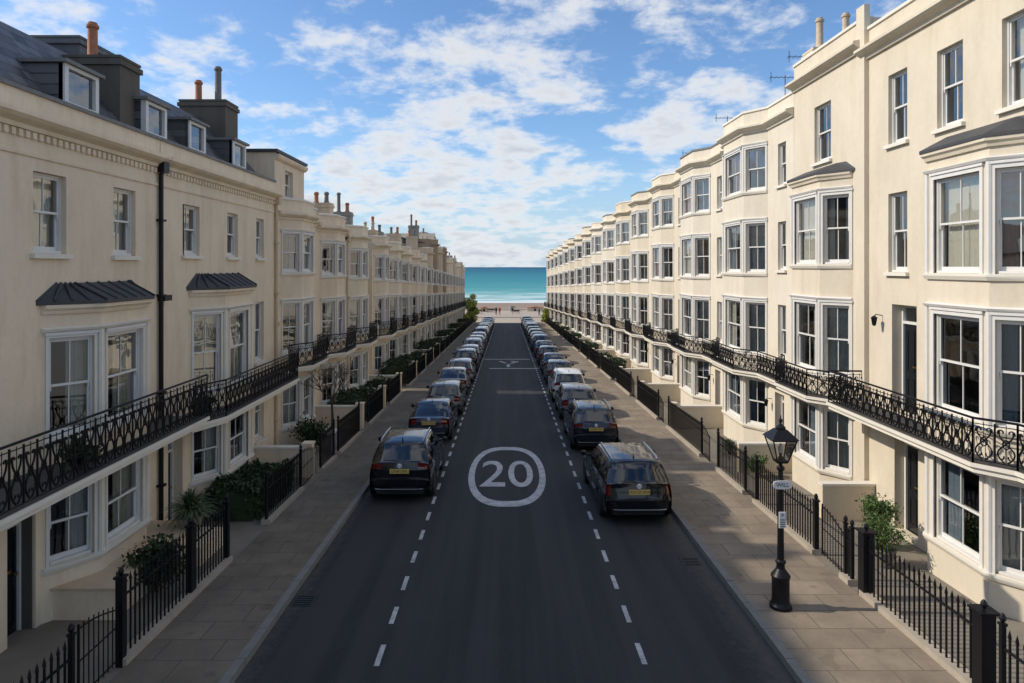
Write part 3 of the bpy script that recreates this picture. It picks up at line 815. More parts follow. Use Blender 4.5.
while hy < 117:
    W = 6.49; zb = gz(hy + W / 2)
    wmat = rw[(i * 3) % 5]
    c = dict(bay=(2.1, 5.95, .82, .56), bay_levels=[(1.0, 2.65), (3.5, 5.35), (6.4, 8.15), (9.3, 10.8)], cw=.80, mw=1.66, casing=.06,
        top=12.15, cornice=11.35, cornice_k=1.2, wall=wmat, trim=wmat, coping='lead_pale' if i % 2 else 'trim_paint',
        flat_ops=[(.75, 1.5, .1, 2.4, 'door'), (.6, 1.25, 3.6, 5.35, 'win'), (.6, 1.25, 6.5, 8.1, 'win'), (.6, 1.25, 9.3, 10.7, 'win')],
        floors=[0, 2.95, 5.95, 8.9, 11.4], balcony=2.95, balc_off=.47, fine=i < 5, rail_h=.75, roof='low', ridge=-.25,
        chimneys=[(-2.2, 6.3, 1.2, .6, 11.4, 12.3 + .1 * (i % 3), [(-.3, .5, 'terracotta'), (.25, .5, 'pot_buff')], 'stucco_sand')] if i > 4 else [],
        aerials={2: [(2.6, -.8, 11.9, 1.5), (.6, -.6, 11.9, 1.6)], 3: [(2.0, -.7, 11.9, 1.6)], 4: [(1.5, -.8, 11.9, 1.3)]}.get(i, []),
        lanterns=[(1.75, 2.1)])
    if i > 4 and i % 3 == 0: c['top'] = 12.35
    col_ = {'stucco_cream': 'cream', 'stucco_ivory': 'ivory', 'stucco_sand': 'sandy cream'}[wmat]
    make_house(1, FRy(hy), hy, W, zb, c, 200 + i, '%s four-storey house with full-height canted bay, %s on the right counting from the camera' % (col_, ordinal(i)), GR)
    hy += W + .01; i += 1
NRIGHT = i; RIGHT_END = hy

# added unseen low building on the left, roofline shaped to admit sun
mb = MB().box(-15, -7.95, -14, 9.85, -1, 6.25).box(-9.2, -8.4, 8.1, 8.7, 6.2, 7.1).box(-10.5, -7.96, 3, 6.5, 6.2, 7.4); build(mb, 'wall', 'stucco_warm', lowb := tag(empty('added_low_block', (0, 0, 0)), 'added low stucco block out of view beside the first left house, shaped for sunlight', 'building'))
build(MB().box(-15.1, -7.85, -14.1, 9.85, 6.253, 6.4), 'roof', 'lead', lowb)

# ------------------------------------------------------------------ ground
END = 119.0
KL, KR = -4.0, 4.25          # kerb lines
def strip(x0, x1, y0, y1, dz, seg=1):
    mb = MB(); 
    for k in range(seg):
        a = y0 + (y1 - y0) * k / seg; b = y0 + (y1 - y0) * (k + 1) / seg
        mb.quad((x0, a, gz(a) + dz), (x1, a, gz(a) + dz), (x1, b, gz(b) + dz), (x0, b, gz(b) + dz))
    return mb
struct(strip(KL - .05, KR + .05, -25, END, 0), 'road', 'asphalt')
def slab(x0, x1, y0, y1, top, bot):
    mb = MB(); vs = []
    for y in (y0, y1):
        for x in (x0, x1):
            for dz in (bot, top): vs.append((x, y, gz(y) + dz))
    mb.add(vs, [(0, 1, 3, 2), (4, 6, 7, 5), (0, 4, 5, 1), (2, 3, 7, 6), (1, 5, 7, 3)]); return mb
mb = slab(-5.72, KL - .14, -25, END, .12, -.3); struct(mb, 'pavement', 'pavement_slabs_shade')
mb = slab(KR + .14, 6.52, -25, END, .12, -.3); struct(mb, 'pavement', 'pavement_slabs')
def kerb(x0, x1):
    mb = MB(); y = -10.0
    rng = random.Random(3)
    while y < END:
        l = .92
        if y < 70 and y > 5:
            d = rng.uniform(-.004, .004)
            s = slab(x0 + d, x1 + d, y + .006, y + l - .006, .124 + rng.uniform(-.003, .003), -.2); mb.add(s.v, s.f)
        elif y >= 70:
            s = slab(x0, x1, y, END, .124, -.2); mb.add(s.v, s.f); break
        else:
            s = slab(x0, x1, y, y + l, .124, -.2); mb.add(s.v, s.f)
        y += l
    struct(mb, 'kerb', 'kerb_stone')
kerb(KL - .14, KL); kerb(KR, KR + .14)
# front yards (between railings and walls) and gutter channels
mb = slab(-8.3, -5.72, -25, END, .09, -.3); struct(mb, 'yard', 'yard_concrete')
mb = slab(6.52, 9.5, -25, END, .09, -.3); struct(mb, 'yard', 'yard_concrete')
# wide ground under everything
mb = MB()
for (a, b) in ((-600, -60), (-60, END),):
    mb.quad((-400, a, gz(a) - .4), (400, a, gz(a) - .4), (400, b, gz(b) - .4), (-400, b, gz(b) - .4))
ze = gz(END)
mb.quad((-400, END, ze - .4), (400, END, ze - .4), (400, 153, ze - .4), (-400, 153, ze - .4))
struct(mb, 'ground', 'yard_concrete')
mb = MB().quad((-300, END, ze + .0), (300, END, ze + .0), (300, 131, ze), (-300, 131, ze)); struct(mb, 'seafront_road', 'promenade_paving')
mb = MB().box(-300, 300, 131, 152, ze - .3, ze + .14); struct(mb, 'promenade', 'promenade_paving')
mb = MB()
ys = [152, 168, 185, 202, 220, 238, 262]; zs = [ze - .1, ze - .5, ze - 1.0, ze - 1.6, ze - 2.2, ze - 2.85, ze - 4.2]
for k in range(6): mb.quad((-900, ys[k], zs[k]), (900, ys[k], zs[k]), (900, ys[k + 1], zs[k + 1]), (-900, ys[k + 1], zs[k + 1]))
struct(mb, 'beach', 'shingle')
SEA = ze - 2.85
mb = MB().quad((-30000, 225, SEA), (30000, 225, SEA), (30000, 45000, SEA), (-30000, 45000, SEA)); struct(mb, 'sea', 'sea_water')

# road markings --------------------------------------------------------
def dashes(x, y0, y1):
    mb = MB(); y = y0
    while y < y1:
        mb.quad((x - .042, y, gz(y) + .004), (x + .042, y, gz(y) + .004), (x + .042, y + .62, gz(y + .62) + .004), (x - .042, y + .62, gz(y + .62) + .004)); y += 1.30
    struct(mb, 'road_marking', 'road_paint')
dashes(-2.0, 5.05, 112); dashes(2.12, 5.1, 112)
def roundel(cy):
    mb = MB(); n = 64; outer = []; inner = []
    for k in range(n):
        a = 2 * math.pi * k / n; c, s = math.cos(a), math.sin(a)
        def se(v, p): return math.copysign(abs(v) ** p, v)
        outer.append((1.2 * se(c, .72), 3.4 * se(s, .95))); inner.append((1.01 * se(c, .72), 2.92 * se(s, .95)))
    vs = [(x, cy + y, gz(cy + y) + .004) for x, y in outer] + [(x, cy + y, gz(cy + y) + .004) for x, y in inner]
    mb.add(vs, [(k, (k + 1) % n, n + (k + 1) % n, n + k) for k in range(n)])
    struct(mb, 'road_marking', 'road_paint')
    me = text_mesh('20', 'road_marking', 'road_paint', 1.0, 0, .004)
    xs = [v.co.x for v in me.vertices]; ys_ = [v.co.y for v in me.vertices]
    sx = 1.62 / (max(xs) - min(xs)); sy = 3.0 / (max(ys_) - min(ys_)); cx = (max(xs) + min(xs)) / 2; c_y = (max(ys_) + min(ys_)) / 2
    for v in me.vertices:
        y = cy - .1 + (v.co.y - c_y) * sy; v.co = ((v.co.x - cx) * sx, y, gz(y) + .004)
    o = link('road_marking', me); o['kind'] = 'structure'
roundel(21.2)
mb = MB()
for (y, x0, x1) in ((49.2, -1.3, 2.3), (55.8, -1.9, 1.9)):
    mb.quad((x0, y, gz(y) + .004), (x1, y, gz(y) + .004), (x1, y + .35, gz(y + .35) + .004), (x0, y + .35, gz(y + .35) + .004))
for (xa, ya, xb, yb) in ((-.6, 54.5, -.1, 52.9), (.9, 54.3, .3, 52.7), (.1, 52.0, .1, 50.4), (.35, 54.6, .8, 53.6)):
    mb.quad((xa - .12, ya, gz(ya) + .004), (xa + .12, ya, gz(ya) + .004), (xb + .12, yb, gz(yb) + .004), (xb - .12, yb, gz(yb) + .004))
struct(mb, 'road_marking', 'road_paint')
# drain covers
for (x, y) in ((3.9, 14.2), (-3.75, 12.4), (1.2, 40.0)):
    mb = MB().box(x - .2, x + .2, y - .2, y + .2, gz(y) - .01, gz(y) + .012)
    for k in range(5): mb.box(x - .16, x + .16, y - .16 + k * .075, y - .13 + k * .075, gz(y) + .012, gz(y) + .02)
    tag(build(mb, 'drain_cover', 'car_trim'), {3.9: 'iron drain grating by the right kerb', -3.75: 'iron drain grating by the left kerb', 1.2: 'iron drain cover in the middle of the road'}[x], 'drain')

# ------------------------------------------------------------------ fences
def fence_mesh(length, h=1.08, bars=True, sp=.115):
    key = ('fence', round(length, 2), h, sp)
    if key in WC: return WC[key]
    a, b = MB(), MB(); n = max(2, round(length / sp))
    for k in range(1, n):
        y = length * k / n; z = gz(y)
        a.tube([(0, y, z + .1), (0, y, z + h)], .0165, 4)
        a.lathe([(.012, 0), (.025, .03), (.019, .07), (.001, .14)], 0, y, z + h, 5)
    for zz in (.2, h - .16): a.tube([(0, 0, zz), (0, length, gz(length) + zz)], .02, 4)
    WC[key] = a.mesh('railing', 'black_iron'); return WC[key]
def post_mb(y, h=1.25, w=.06, ball=True):
    mb = MB(); z = gz(y)
    mb.box(-w / 2, w / 2, y - w / 2, y + w / 2, z + .05, z + h)
    mb.box(-w * .7, w * .7, y - w * .7, y + w * .7, z + h, z + h + .03)
    if ball: mb.lathe([(.012, .03), (.02, .045), (.04, .07), (.045, .1), (.03, .14), (.006, .165)], 0, y, z + h, 8)
    return mb
def fence(x, y0, y1, label, group=None, h=1.14, plinth=.24, posts=True, pw=.06, sp=.13):
    root = tag(empty('iron_fence', (x, y0, gz(y0))), label, 'fence', group)
    ln = y1 - y0
    link('railing', fence_mesh(ln, h, True, sp), root)
    mb = MB(); w = .11
    vs = [(sx, yy, gz(yy) + zz) for yy in (-.05, ln + .05) for sx in (-w, w) for zz in (-.05, plinth - .02)]
    mb.add(vs, [(0, 1, 3, 2), (4, 6, 7, 5), (0, 4, 5, 1), (2, 3, 7, 6), (1, 5, 7, 3)])
    build(mb, 'plinth', 'plinth_stone', root)
    if posts:
        for yy in (0, ln): build(post_mb(yy, h + .14, pw), 'post', 'black_iron', root)
    return root
def gate(x, y0, w, label, side, ang=0.0, group=None):
    root = tag(empty('iron_gate', (x, y0, gz(y0))), label, 'gate', group)
    root.rotation_euler.z = ang
    a = MB(); n = 8; pts = []
    for k in range(n + 1):
        y = w * k / n; z = .95 + .2 * math.sin(math.pi * k / n * .5 + (0 if side else math.pi / 2))
        pts.append((0, y, z)); a.tube([(0, y, .15), (0, y, z + .06)], .009 if 0 < k < n else .018, 4)
    a.tube(pts, .013, 4)
    for zz in (.2, .7): a.tube([(0, 0, zz), (0, w, zz)], .012, 4)
    build(a, 'gate_leaf', 'black_iron', root)
GFR, GFL = 'iron railings along the right pavement', 'iron railings along the left pavement'
XR, XL = 6.62, -5.82
fence(XR, 6.2, 8.95, 'black spear-topped railings at the right edge, closest to the camera', GFR)
fence(XR, 9.3, 12.35, 'black spear railings in front of the nearest right-hand bay, beside the potted shrub', GFR, h=1.16, pw=.2)
fence(XR, 12.85, 13.1, 'short black railing stub between two gateposts by the nearest right-hand door', GFR, h=1.05)
gate(XR, 13.15, 1.0, 'black arched iron gate standing ajar opposite the nearest right-hand door', 1, ang=-.04)
fence(XR, 14.35, 17.75, 'black railings behind the street lamp, in front of the second right-hand house', GFR, h=1.1, pw=.09)
fence(XR, 18.6, 21.0, 'black railings in front of the far half of the second right-hand bay', GFR)
gate(XR, 17.8, .75, 'black iron gate next to the railings behind the street lamp', 1)
def garden_wall(side, F, y, label, group, h=.95, x1=None, pier=True):
    xf = side * (abs(x1) if x1 else (6.85 if side > 0 else 6.05)); xw = side * (F - .02)
    a, b = sorted((xf, xw)); z = gz(y)
    root = tag(empty('garden_wall', ((a + b) / 2, y, z)), label, 'garden wall', group)
    w = (b - a) / 2
    build(MB().box(-w, w, -.1, .1, -.1, h), 'wall', 'stucco_sand' if side > 0 else 'stucco_warm', root)
    build(MB().box(-w - .02, w, -.13, .13, h + .002, h + .06), 'coping', 'trim_paint', root)
    if pier:
        px = (w - .0) if side < 0 else -w
        build(MB().box(px - .14, px + .14, -.15, .15, -.1, h + .12).box(px - .17, px + .17, -.18, .18, h + .122, h + .18), 'pier', 'stucco_cream' if side > 0 else 'stucco_warm', root)
GW = 'low rendered garden walls between the houses'
garden_wall(1, FR, 16.55, 'low cream wall between the two nearest right-hand doorways', GW, x1=7.75, pier=False)
garden_wall(1, FR, 20.9, 'low cream wall beyond the second right-hand bay', GW, x1=7.2, pier=False)
hy = 21.13
for i in range(2, NRIGHT):
    o = ordinal(i)
    fence(XR, hy + 1.65, hy + 6.3, 'black railings in front of the %s house on the right' % o, GFR, sp=.13 if i < 6 else .17)
    if i < 8: gate(XR, hy + .75, .85, 'black iron gate to the %s house on the right' % o, 1, group='gates on the right side')
    if i > 2: garden_wall(1, FRy(hy), hy + .02, 'low rendered wall dividing the front yard before the %s house on the right' % o, GW)
    hy += 6.5
# left fences
fence(XL, 6.6, 8.95, 'black railings at the bottom left corner, nearest the camera', GFL, h=1.0)
gate(XL, 9.1, .9, 'black curved-top gate by the nearest left-hand black door', 0, group='gates on the left side')
fence(XL, 10.1, 12.3, 'black spear railings in front of the nearest left-hand bay', GFL, h=1.28, pw=.11)
fence(XL, 12.4, 13.9, 'black railings around the spiky plant, second stretch on the left', GFL, h=1.22, pw=.1)
fence(XL, 16.2, 18.9, 'black railings in front of the clipped hedge on the left', GFL, h=1.1)
gate(XL, 19.0, 1.1, 'black iron gate between the clipped hedge and the pale pier on the left', 0, group='gates on the left side')
fence(XL, 20.9, 22.5, 'black railings beyond the clipped hedge on the left, before the pale pier', GFL)
garden_wall(-1, FL, 20.4, 'pale low wall and pier beyond the clipped hedge on the left', GW)
hy = 22.84
for i in range(2, NLEFT):
    o = ordinal(i)
    fence(XL, hy + .25, hy + 3.5, 'black railings in front of the %s house on the left' % o, GFL, sp=.13 if i < 6 else .17)
    garden_wall(-1, FL, hy + 4.75, 'pale low wall and pier after the %s house on the left' % o, GW)
    hy += 4.96 + (1.4 if i == 4 else 0)
# rendered ledge under the nearest left bay
r_ = tag(empty('rendered_ledge', (-7.35, 11.6, gz(12))), 'low rendered ledge under the nearest left-hand bay window', 'ledge')
build(MB().box(-.5, .62, -.1, 2.9, 0, .62), 'block', 'stucco_warm', r_); build(MB().box(-.5, .66, -.14, 2.94, .622, .67), 'top', 'stucco_buff', r_)

# ------------------------------------------------------------------ plants
def leaf_cloud(mb, pts, rng, size=.05):
    for p in pts:
        a = Vector((rng.gauss(0, 1), rng.gauss(0, 1), rng.gauss(0, 1) * .7)).normalized(); b = a.orthogonal().normalized()
        b = (b * math.cos(rng.random() * 6.28) + a.cross(b) * math.sin(rng.random() * 6.28))
        c = a.cross(b) * .5; s = size * rng.uniform(.6, 1.4); P = Vector(p)
        mb.add([P - b * s, P + c * s, P + b * s, P - c * s], [(0, 1, 2, 3)])
def hedge_mesh(w, l, h, n, seed, size=.05, slope=True):
    rng = random.Random(seed); mb = MB(); pts = []
    cl = [(rng.uniform(-.5, .5) * w, rng.uniform(0, l), rng.uniform(.3, 1.0) * h, rng.uniform(.12, .3)) for _ in range(int(10 + l * 9))]
    for k in range(n):
        if rng.random() < .6:
            cx, cy, cz, r = rng.choice(cl); d = Vector((rng.gauss(0, 1), rng.gauss(0, 1), rng.gauss(0, 1))).normalized() * r * rng.uniform(.7, 1.1)
            x, y, z = cx + d.x, cy + d.y, cz + d.z
        else:
            x = rng.uniform(-.5, .5) * w; y = rng.uniform(0, l); z = rng.uniform(.02, 1) * h
            f = rng.random()
            if f < .4: z = h * rng.uniform(.92, 1.04)
            elif f < .7: x = (.5 if rng.random() < .5 else -.5) * w * rng.uniform(.92, 1.06)
        pts.append((x, y, max(.03, z) + (gz(y) if slope else 0)))
    leaf_cloud(mb, pts, rng, size)
    core = MB()
    v = []
    for y in (.12, l - .12):
        for x in (-w * .36, w * .36):
            for z in (0, h * .82): v.append((x, y, z + (gz(y) if slope else 0)))
    mb.add(v, [(0, 1, 3, 2), (4, 6, 7, 5), (0, 4, 5, 1), (2, 3, 7, 6), (0, 2, 6, 4), (1, 5, 7, 3)])
    return mb
def hedge(x, y, w, l, h, n, seed, mat, label, group=None):
    o = build(hedge_mesh(w, l, h, n, seed), 'hedge', mat); o.location = (x, y, gz(y) + .09)
    return tag(o, label, 'hedge', group)
def shrub(name, x, y, z, r, h, n, seed, mat, label, pot=True, size=.045, group=None):
    rng = random.Random(seed); root = tag(empty(name, (x, y, z)), label, 'shrub', group)
    z0 = 0
    if pot:
        build(MB().lathe([(.14, 0), (.2, .3), (.22, .3), (.22, .34), (.17, .34), (.16, .3)], 0, 0, 0, 14), 'pot', 'pot_grey', root, 40); z0 = .3
    st = MB(); pts = []
    for k in range(9):
        a = rng.random() * 6.28; t = rng.uniform(.3, 1); e = Vector((math.cos(a) * r * t * .8, math.sin(a) * r * t * .8, z0 + h * rng.uniform(.5, .95)))
        st.tube([(0, 0, z0), (e.x * .4, e.y * .4, z0 + (e.z - z0) * .5), e], .014, 4, True, .004)
        for _ in range(n // 9):
            d = Vector((rng.gauss(0, 1), rng.gauss(0, 1), rng.gauss(0, 1))) * r * .26; q = e + d
            if rng.random() < .35: q = Vector((e.x, e.y, e.z)) * rng.uniform(.4, 1) + d * .6
            pts.append((q.x, q.y, max(q.z, .06)))
    build(st, 'stem', 'bark', root)
    fb = MB(); leaf_cloud(fb, pts, rng, size); build(fb, 'foliage', mat, root)
    return root
def spiky(x, y, z, r, n, seed, label, pot=True):
    rng = random.Random(seed); root = tag(empty('spiky_plant', (x, y, z)), label, 'plant'); z0 = 0
    if pot: build(MB().lathe([(.17, 0), (.25, .42), (.28, .42), (.28, .47), (.2, .47), (.19, .4)], 0, 0, 0, 14), 'pot', 'stone_grey', root, 40); z0 = .42
    build(MB().lathe([(.05, 0), (.045, .2)], 0, 0, z0, 8), 'trunk', 'bark', root)
    mb = MB()
    for k in range(n):
        a = rng.random() * 6.28; el = rng.uniform(-.25, 1.4); l = r * rng.uniform(.75, 1.1); w = .018
        d = Vector((math.cos(a) * math.cos(el), math.sin(a) * math.cos(el), math.sin(el))); s = Vector((-math.sin(a), math.cos(a), 0))
        P = [Vector((0, 0, z0 + .2)) + d * l * t - Vector((0, 0, .35 * l * t * t * t)) for t in (0, .4, .75, 1)]
        mb.add([P[0] - s * w * .6, P[0] + s * w * .6, P[1] + s * w, P[1] - s * w, P[2] + s * w * .7, P[2] - s * w * .7, P[3]], [(0, 1, 2, 3), (3, 2, 4, 5), (5, 4, 6)])
    build(mb, 'foliage', 'leaf_spiky', root)
spiky(-6.75, 14.25, gz(14.5) + .5, .62, 230, 4, 'spiky-leaved plant in a grey pot behind the left railings')
build(MB().box(-.7, .5, -.5, .6, -.1, .41), 'planter_block', 'stucco_warm', tag(empty('planter_base', (-6.8, 14.25, gz(14.5) + .09)), 'low rendered block carrying the spiky plant on the left', 'planter'))
shrub('round_bush', -6.6, 12.6, gz(13) + .09, .5, .85, 3200, 8, 'leaf_dark', 'dark round bush behind the second stretch of left railings', False)
hedge(-6.72, 16.3, 1.3, 2.6, .8, 9000, 5, 'leaf_dark', 'dark clipped hedge in the front yard of the second left-hand house')
shrub('potted_shrub', 8.15, 14.75, gz(14) + .09, .34, .8, 3600, 9, 'leaf_mid', 'green leafy shrub in a grey pot beside the nearest right-hand door', size=.028)
shrub('potted_shrub', 7.75, 13.75, gz(13.2) + .09, .33, .55, 2600, 19, 'leaf_mid', 'smaller bushy shrub in a pot just inside the nearest right-hand gate', size=.026)
shrub('balcony_plant', -7.2, 11.3, -.42 + 2.78, .28, .4, 700, 10, 'leaf_dark', 'small leafy plant on the nearest left-hand balcony under the bay window', False)
shrub('balcony_plant', -7.25, 16.0, -.66 + 2.8, .28, .5, 700, 12, 'leaf_dark', 'small leafy plant on the near end of the second left-hand balcony', False)
shrub('yard_shrub', 7.6, 20.3, gz(20.3) + .09, .3, .6, 900, 13, 'leaf_mid', 'small green shrub behind the railings of the second right-hand house', False)
spiky(7.7, 23.2, gz(23.2) + .1, .5, 150, 14, 'low spiky plant beside the third right-hand doorway', False)
spiky(7.7, 29.9, gz(29.9) + .1, .5, 150, 15, 'low spiky plant beside the fourth right-hand doorway', False)
GH = 'hedges and bushes in the front yards'
hy = 22.84; HM = {}
for i in range(2, NLEFT):
    rng = random.Random(i * 7)
    if i == 2:
        shrub('yard_shrub', -6.75, hy + .6, gz(hy) + .1, .6, 1.0, 2200, 33, 'leaf_dark', 'dark leafy bush at the foot of the bare tree on the left', False)
    else:
        k = i % 3
        if k not in HM: HM[k] = hedge_mesh(1.35, 2.9, [1.15, .85, 1.35][k], 4200, 50 + k, .06).mesh('hedge', 'leaf_dark')
        o = link('hedge', HM[k]); o.location = (-6.75, hy + .4, gz(hy + .4) + .09)
        tag(o, 'dark green hedge filling the front yard of the %s house on the left' % ordinal(i), 'hedge', GH)
    hy += 4.96 + (1.4 if i == 4 else 0)
hy = 21.13
for i in range(3, NRIGHT):
    hy = 21.13 + 6.5 * (i - 2)
    if i in (3, 4): continue
    k = 10 + i % 2
    if k not in HM: HM[k] = hedge_mesh(.9, 2.4, [.8, 1.1][i % 2], 3400, 60 + k, .06).mesh('hedge', 'leaf_dark')
    o = link('hedge', HM[k]); o.location = (7.25, hy + 2.4, gz(hy + 2.4) + .09)
    tag(o, 'green hedge behind the railings of the %s house on the right' % ordinal(i), 'hedge', GH)
# bare tree
def bare_tree(x, y, h, seed, label):
    rng = random.Random(seed); root = tag(empty('bare_tree', (x, y, gz(y) + .09)), label, 'tree')
    build(MB().tube([(0, 0, 0), (.04, .02, h * .3), (.02, -.03, h * .52)], .055, 8, True, .04), 'trunk', 'bark', root)
    cr = MB()
    def br(p, d, l, r, n):
        q = p + d * l; m = (p + q) / 2 + Vector((rng.gauss(0, .03), rng.gauss(0, .03), 0))
        cr.tube([p, m, q], r, 5, True, r * .6)
        if n == 0: return
        for _ in range(rng.choice((2, 3, 3))):
            e = (d + Vector((rng.gauss(0, .55), rng.gauss(0, .55), rng.gauss(.12, .35)))).normalized()
            br(q, e, l * rng.uniform(.6, .85), r * .6, n - 1)
    for k in range(6):
        a = k * 1.05 + rng.random(); br(Vector((.02, -.03, h * .5)), Vector((math.cos(a) * .8, math.sin(a) * .8, .75)).normalized(), h * .17, .028, 4)
    build(cr, 'crown', 'bark', root)
bare_tree(-6.45, 24.6, 3.3, 3, 'small bare-branched tree in a front yard on the left')
# white planter boxes near tree
t = tag(empty('white_table', (-6.45, 23.9, gz(23.9) + .09)), 'small white slatted garden table under the bare tree', 'table')
build(MB().box(-.35, .35, -.45, .45, .6, .64), 'table_top', 'white_paint', t)
for sx in (-.3, .3):
    for sy in (-.38, .38): build(MB().box(sx - .025, sx + .025, sy - .025, sy + .025, 0, .598), 'leg', 'white_paint', t)
# green tree at the sea end
def leafy_tree(x, y, h, r, seed, mat, label, n=5000):
    rng = random.Random(seed); root = tag(empty('leafy_tree', (x, y, gz(min(y, END)))), label, 'tree', 'green trees at the sea end of the street')
    build(MB().tube([(0, 0, 0), (.05, 0, h * .45), (0, .05, h * .7)], .12, 8, True, .06), 'trunk', 'bark', root)
    mb = MB(); pts = []; cl = []
    for k in range(22):
        a = rng.random() * 6.28; rr = r * math.sqrt(rng.random()); z = h * rng.uniform(.18, .95); rr *= math.sin(math.pi * min(1, max(.15, z / h))) ** .5
        cl.append(Vector((rr * math.cos(a), rr * math.sin(a), z)))
    for _ in range(n):
        c = rng.choice(cl); d = Vector((rng.gauss(0, 1), rng.gauss(0, 1), rng.gauss(0, 1))).normalized() * r * .36 * rng.uniform(.5, 1.1); pts.append(tuple(c + d))
    leaf_cloud(mb, pts, rng, .1); build(mb, 'crown', mat, root)
leafy_tree(-6.3, 114, 5.2, 1.3, 5, 'leaf_yellow', 'yellow-green tree at the sea end of the left pavement')
leafy_tree(-5.9, 117, 3.0, .9, 6, 'leaf_mid', 'green bush at the last corner on the left')
leafy_tree(6.6, 113, 2.6, .8, 7, 'leaf_yellow', 'yellow-green bush at the sea end of the right pavement')

# ------------------------------------------------------------------ street lamp
def street_lamp(x, y):
    root = tag(empty('street_lamp', (x, y, gz(y) + .12)), 'black Victorian lamp post with glass lantern and two plates on the right pavement', 'street lamp')
    mb = MB().lathe([(.19, 0), (.19, .06), (.165, .09), (.15, .14), (.15, .52), (.165, .55), (.165, .58), (.12, .64), (.075, .70), (.07, .78), (.09, .80), (.09, .83), (.06, .86),
                     (.055, 1.2), (.052, 2.0), (.05, 2.2), (.075, 2.22), (.075, 2.26), (.045, 2.29), (.04, 2.42), (.07, 2.46), (.07, 2.49), (.03, 2.53), (.03, 2.6)], 0, 0, 0, 16)
    build(mb, 'post', 'black_iron', root, 30)
    mb = MB()
    b, t, zb_, zt = .09, .205, 2.6, 3.0
    for sx in (-1, 1):
        for sy in (-1, 1): mb.tube([(sx * b, sy * b, zb_), (sx * t, sy * t, zt)], .013, 4)
    for zz, q in ((zb_, b), (zt, t)):
        for k in range(4):
            c = [(-q, -q), (q, -q), (q, q), (-q, q)]; mb.tube([(*c[k], zz), (*c[(k + 1) % 4], zz)], .014, 4)
    mb.box(-b, b, -b, b, zb_ - .02, zb_ + .02)
    mb.lathe([(.04, 0), (.045, .05), (.02, .08), (.03, .1), (.03, .13)], 0, 0, zb_ + .02, 8)
    lan = build(mb, 'lantern_frame', 'black_iron', root)
    g = MB(); c0 = [(-b, -b), (b, -b), (b, b), (-b, b)]; c1 = [(-t, -t), (t, -t), (t, t), (-t, t)]
    for k in range(4):
        j = (k + 1) % 4; g.quad((*c0[k], zb_), (*c0[j], zb_), (*c1[j], zt), (*c1[k], zt))
    build(g, 'lantern_glass', 'lamp_glass', lan)
    rf = MB(); q = .24; r2 = .09
    vs = [(sx * q, sy * q, zt + .015) for sx, sy in ((-1, -1), (1, -1), (1, 1), (-1, 1))] + [(sx * r2, sy * r2, zt + .17) for sx, sy in ((-1, -1), (1, -1), (1, 1), (-1, 1))]
    rf.add(vs, [(0, 1, 5, 4), (1, 2, 6, 5), (2, 3, 7, 6), (3, 0, 4, 7), (0, 3, 2, 1), (4, 5, 6, 7)])
    rf.lathe([(.085, .17), (.09, .2), (.06, .23), (.03, .25), (.02, .28), (.035, .31), (.03, .34), (.012, .37), (.004, .42)], 0, 0, zt, 8)
    build(rf, 'lantern_roof', 'black_iron', root)
    build(MB().lathe([(.02, 0), (.035, .03), (.045, .09), (.03, .16), (.005, .19)], 0, 0, zb_ + .13, 10), 'bulb', 'sign_white', lan, 40)
    mb = MB(); n = 20; w, h = .165, .075     # oval plate
    pr = [(w * math.copysign(abs(math.cos(a)) ** .6, math.cos(a)), h * math.copysign(abs(math.sin(a)) ** .6, math.sin(a))) for a in [2 * math.pi * k / n for k in range(n)]]
    for yy in (-.085, -.065): pass
    vs = [(px, -.088, 2.2 + pz) for px, pz in pr] + [(px, -.068, 2.2 + pz) for px, pz in pr]
    mb.add(vs, [tuple(range(n)), tuple(range(n, 2 * n))[::-1]] + [(k, (k + 1) % n, n + (k + 1) % n, n + k) for k in range(n)])
    p1 = build(mb, 'name_plate', 'sign_white', root)
    tm = text_mesh('WILL', 'plate_text', 'plate_ink', .10, .001)
    o = link('plate_text', tm, p1); o.location = (0, -.0895, 2.2); o.rotation_euler = (R(90), 0, 0)
    p2 = build(MB().box(-.058, .058, -.085, -.062, 1.44, 1.72), 'notice_plate', 'sign_white', root)
    tm = text_mesh('P', 'plate_text', 'plate_ink', .08, .001); o = link('plate_text', tm, p2); o.location = (0, -.0865, 1.66); o.rotation_euler = (R(90), 0, 0)
    m = MB()
    for zz in (1.46, 1.50, 1.54, 1.58): m.box(-.042, .042, -.0875, -.0855, zz, zz + .014)
    build(m, 'notice_lines', 'plate_ink', p2)
street_lamp(4.86, 11.9)

# ------------------------------------------------------------------ cars
def wheel(parent, x, y, r, s):
    w = MB().lathe([(r * .66, -.10), (r * .9, -.105), (r * .98, -.08), (r, -.03), (r, .03), (r * .98, .08), (r * .9, .105), (r * .66, .10)], x, y, r, 28, 'x')
    o = build(w, 'tyre', 'rubber', None, 40)
    wh = empty('wheel', (0, 0, 0)); wh.parent = parent; o.parent = wh; 
    m = MB(); xo = x + s * .075
    m.lathe([(r * .66, -.012), (r * .69, .0), (r * .66, .012)], xo, y, r, 24, 'x', False)
    m.lathe([(.02, -.02), (.055, 0), (.05, .02)], xo, y, r, 10, 'x')
    for k in range(5):
        a = k * 2 * math.pi / 5 + .3; ca, sa = math.cos(a), math.sin(a)
        for off in (-.022, .022):
            p0 = (xo, y + ca * .05 - sa * off, r + sa * .05 + ca * off); p1 = (xo, y + ca * r * .66 - sa * off * 1.8, r + sa * r * .66 + ca * off * 1.8)
            m.tube([p0, p1], .02, 4)
    rim = build(m, 'rim', 'alloy', wh)
    build(MB().lathe([(r * .64, -.01), (r * .64, .01)], x + s * .03, y, r, 20, 'x'), 'brake', 'car_trim', wh)
    return wh
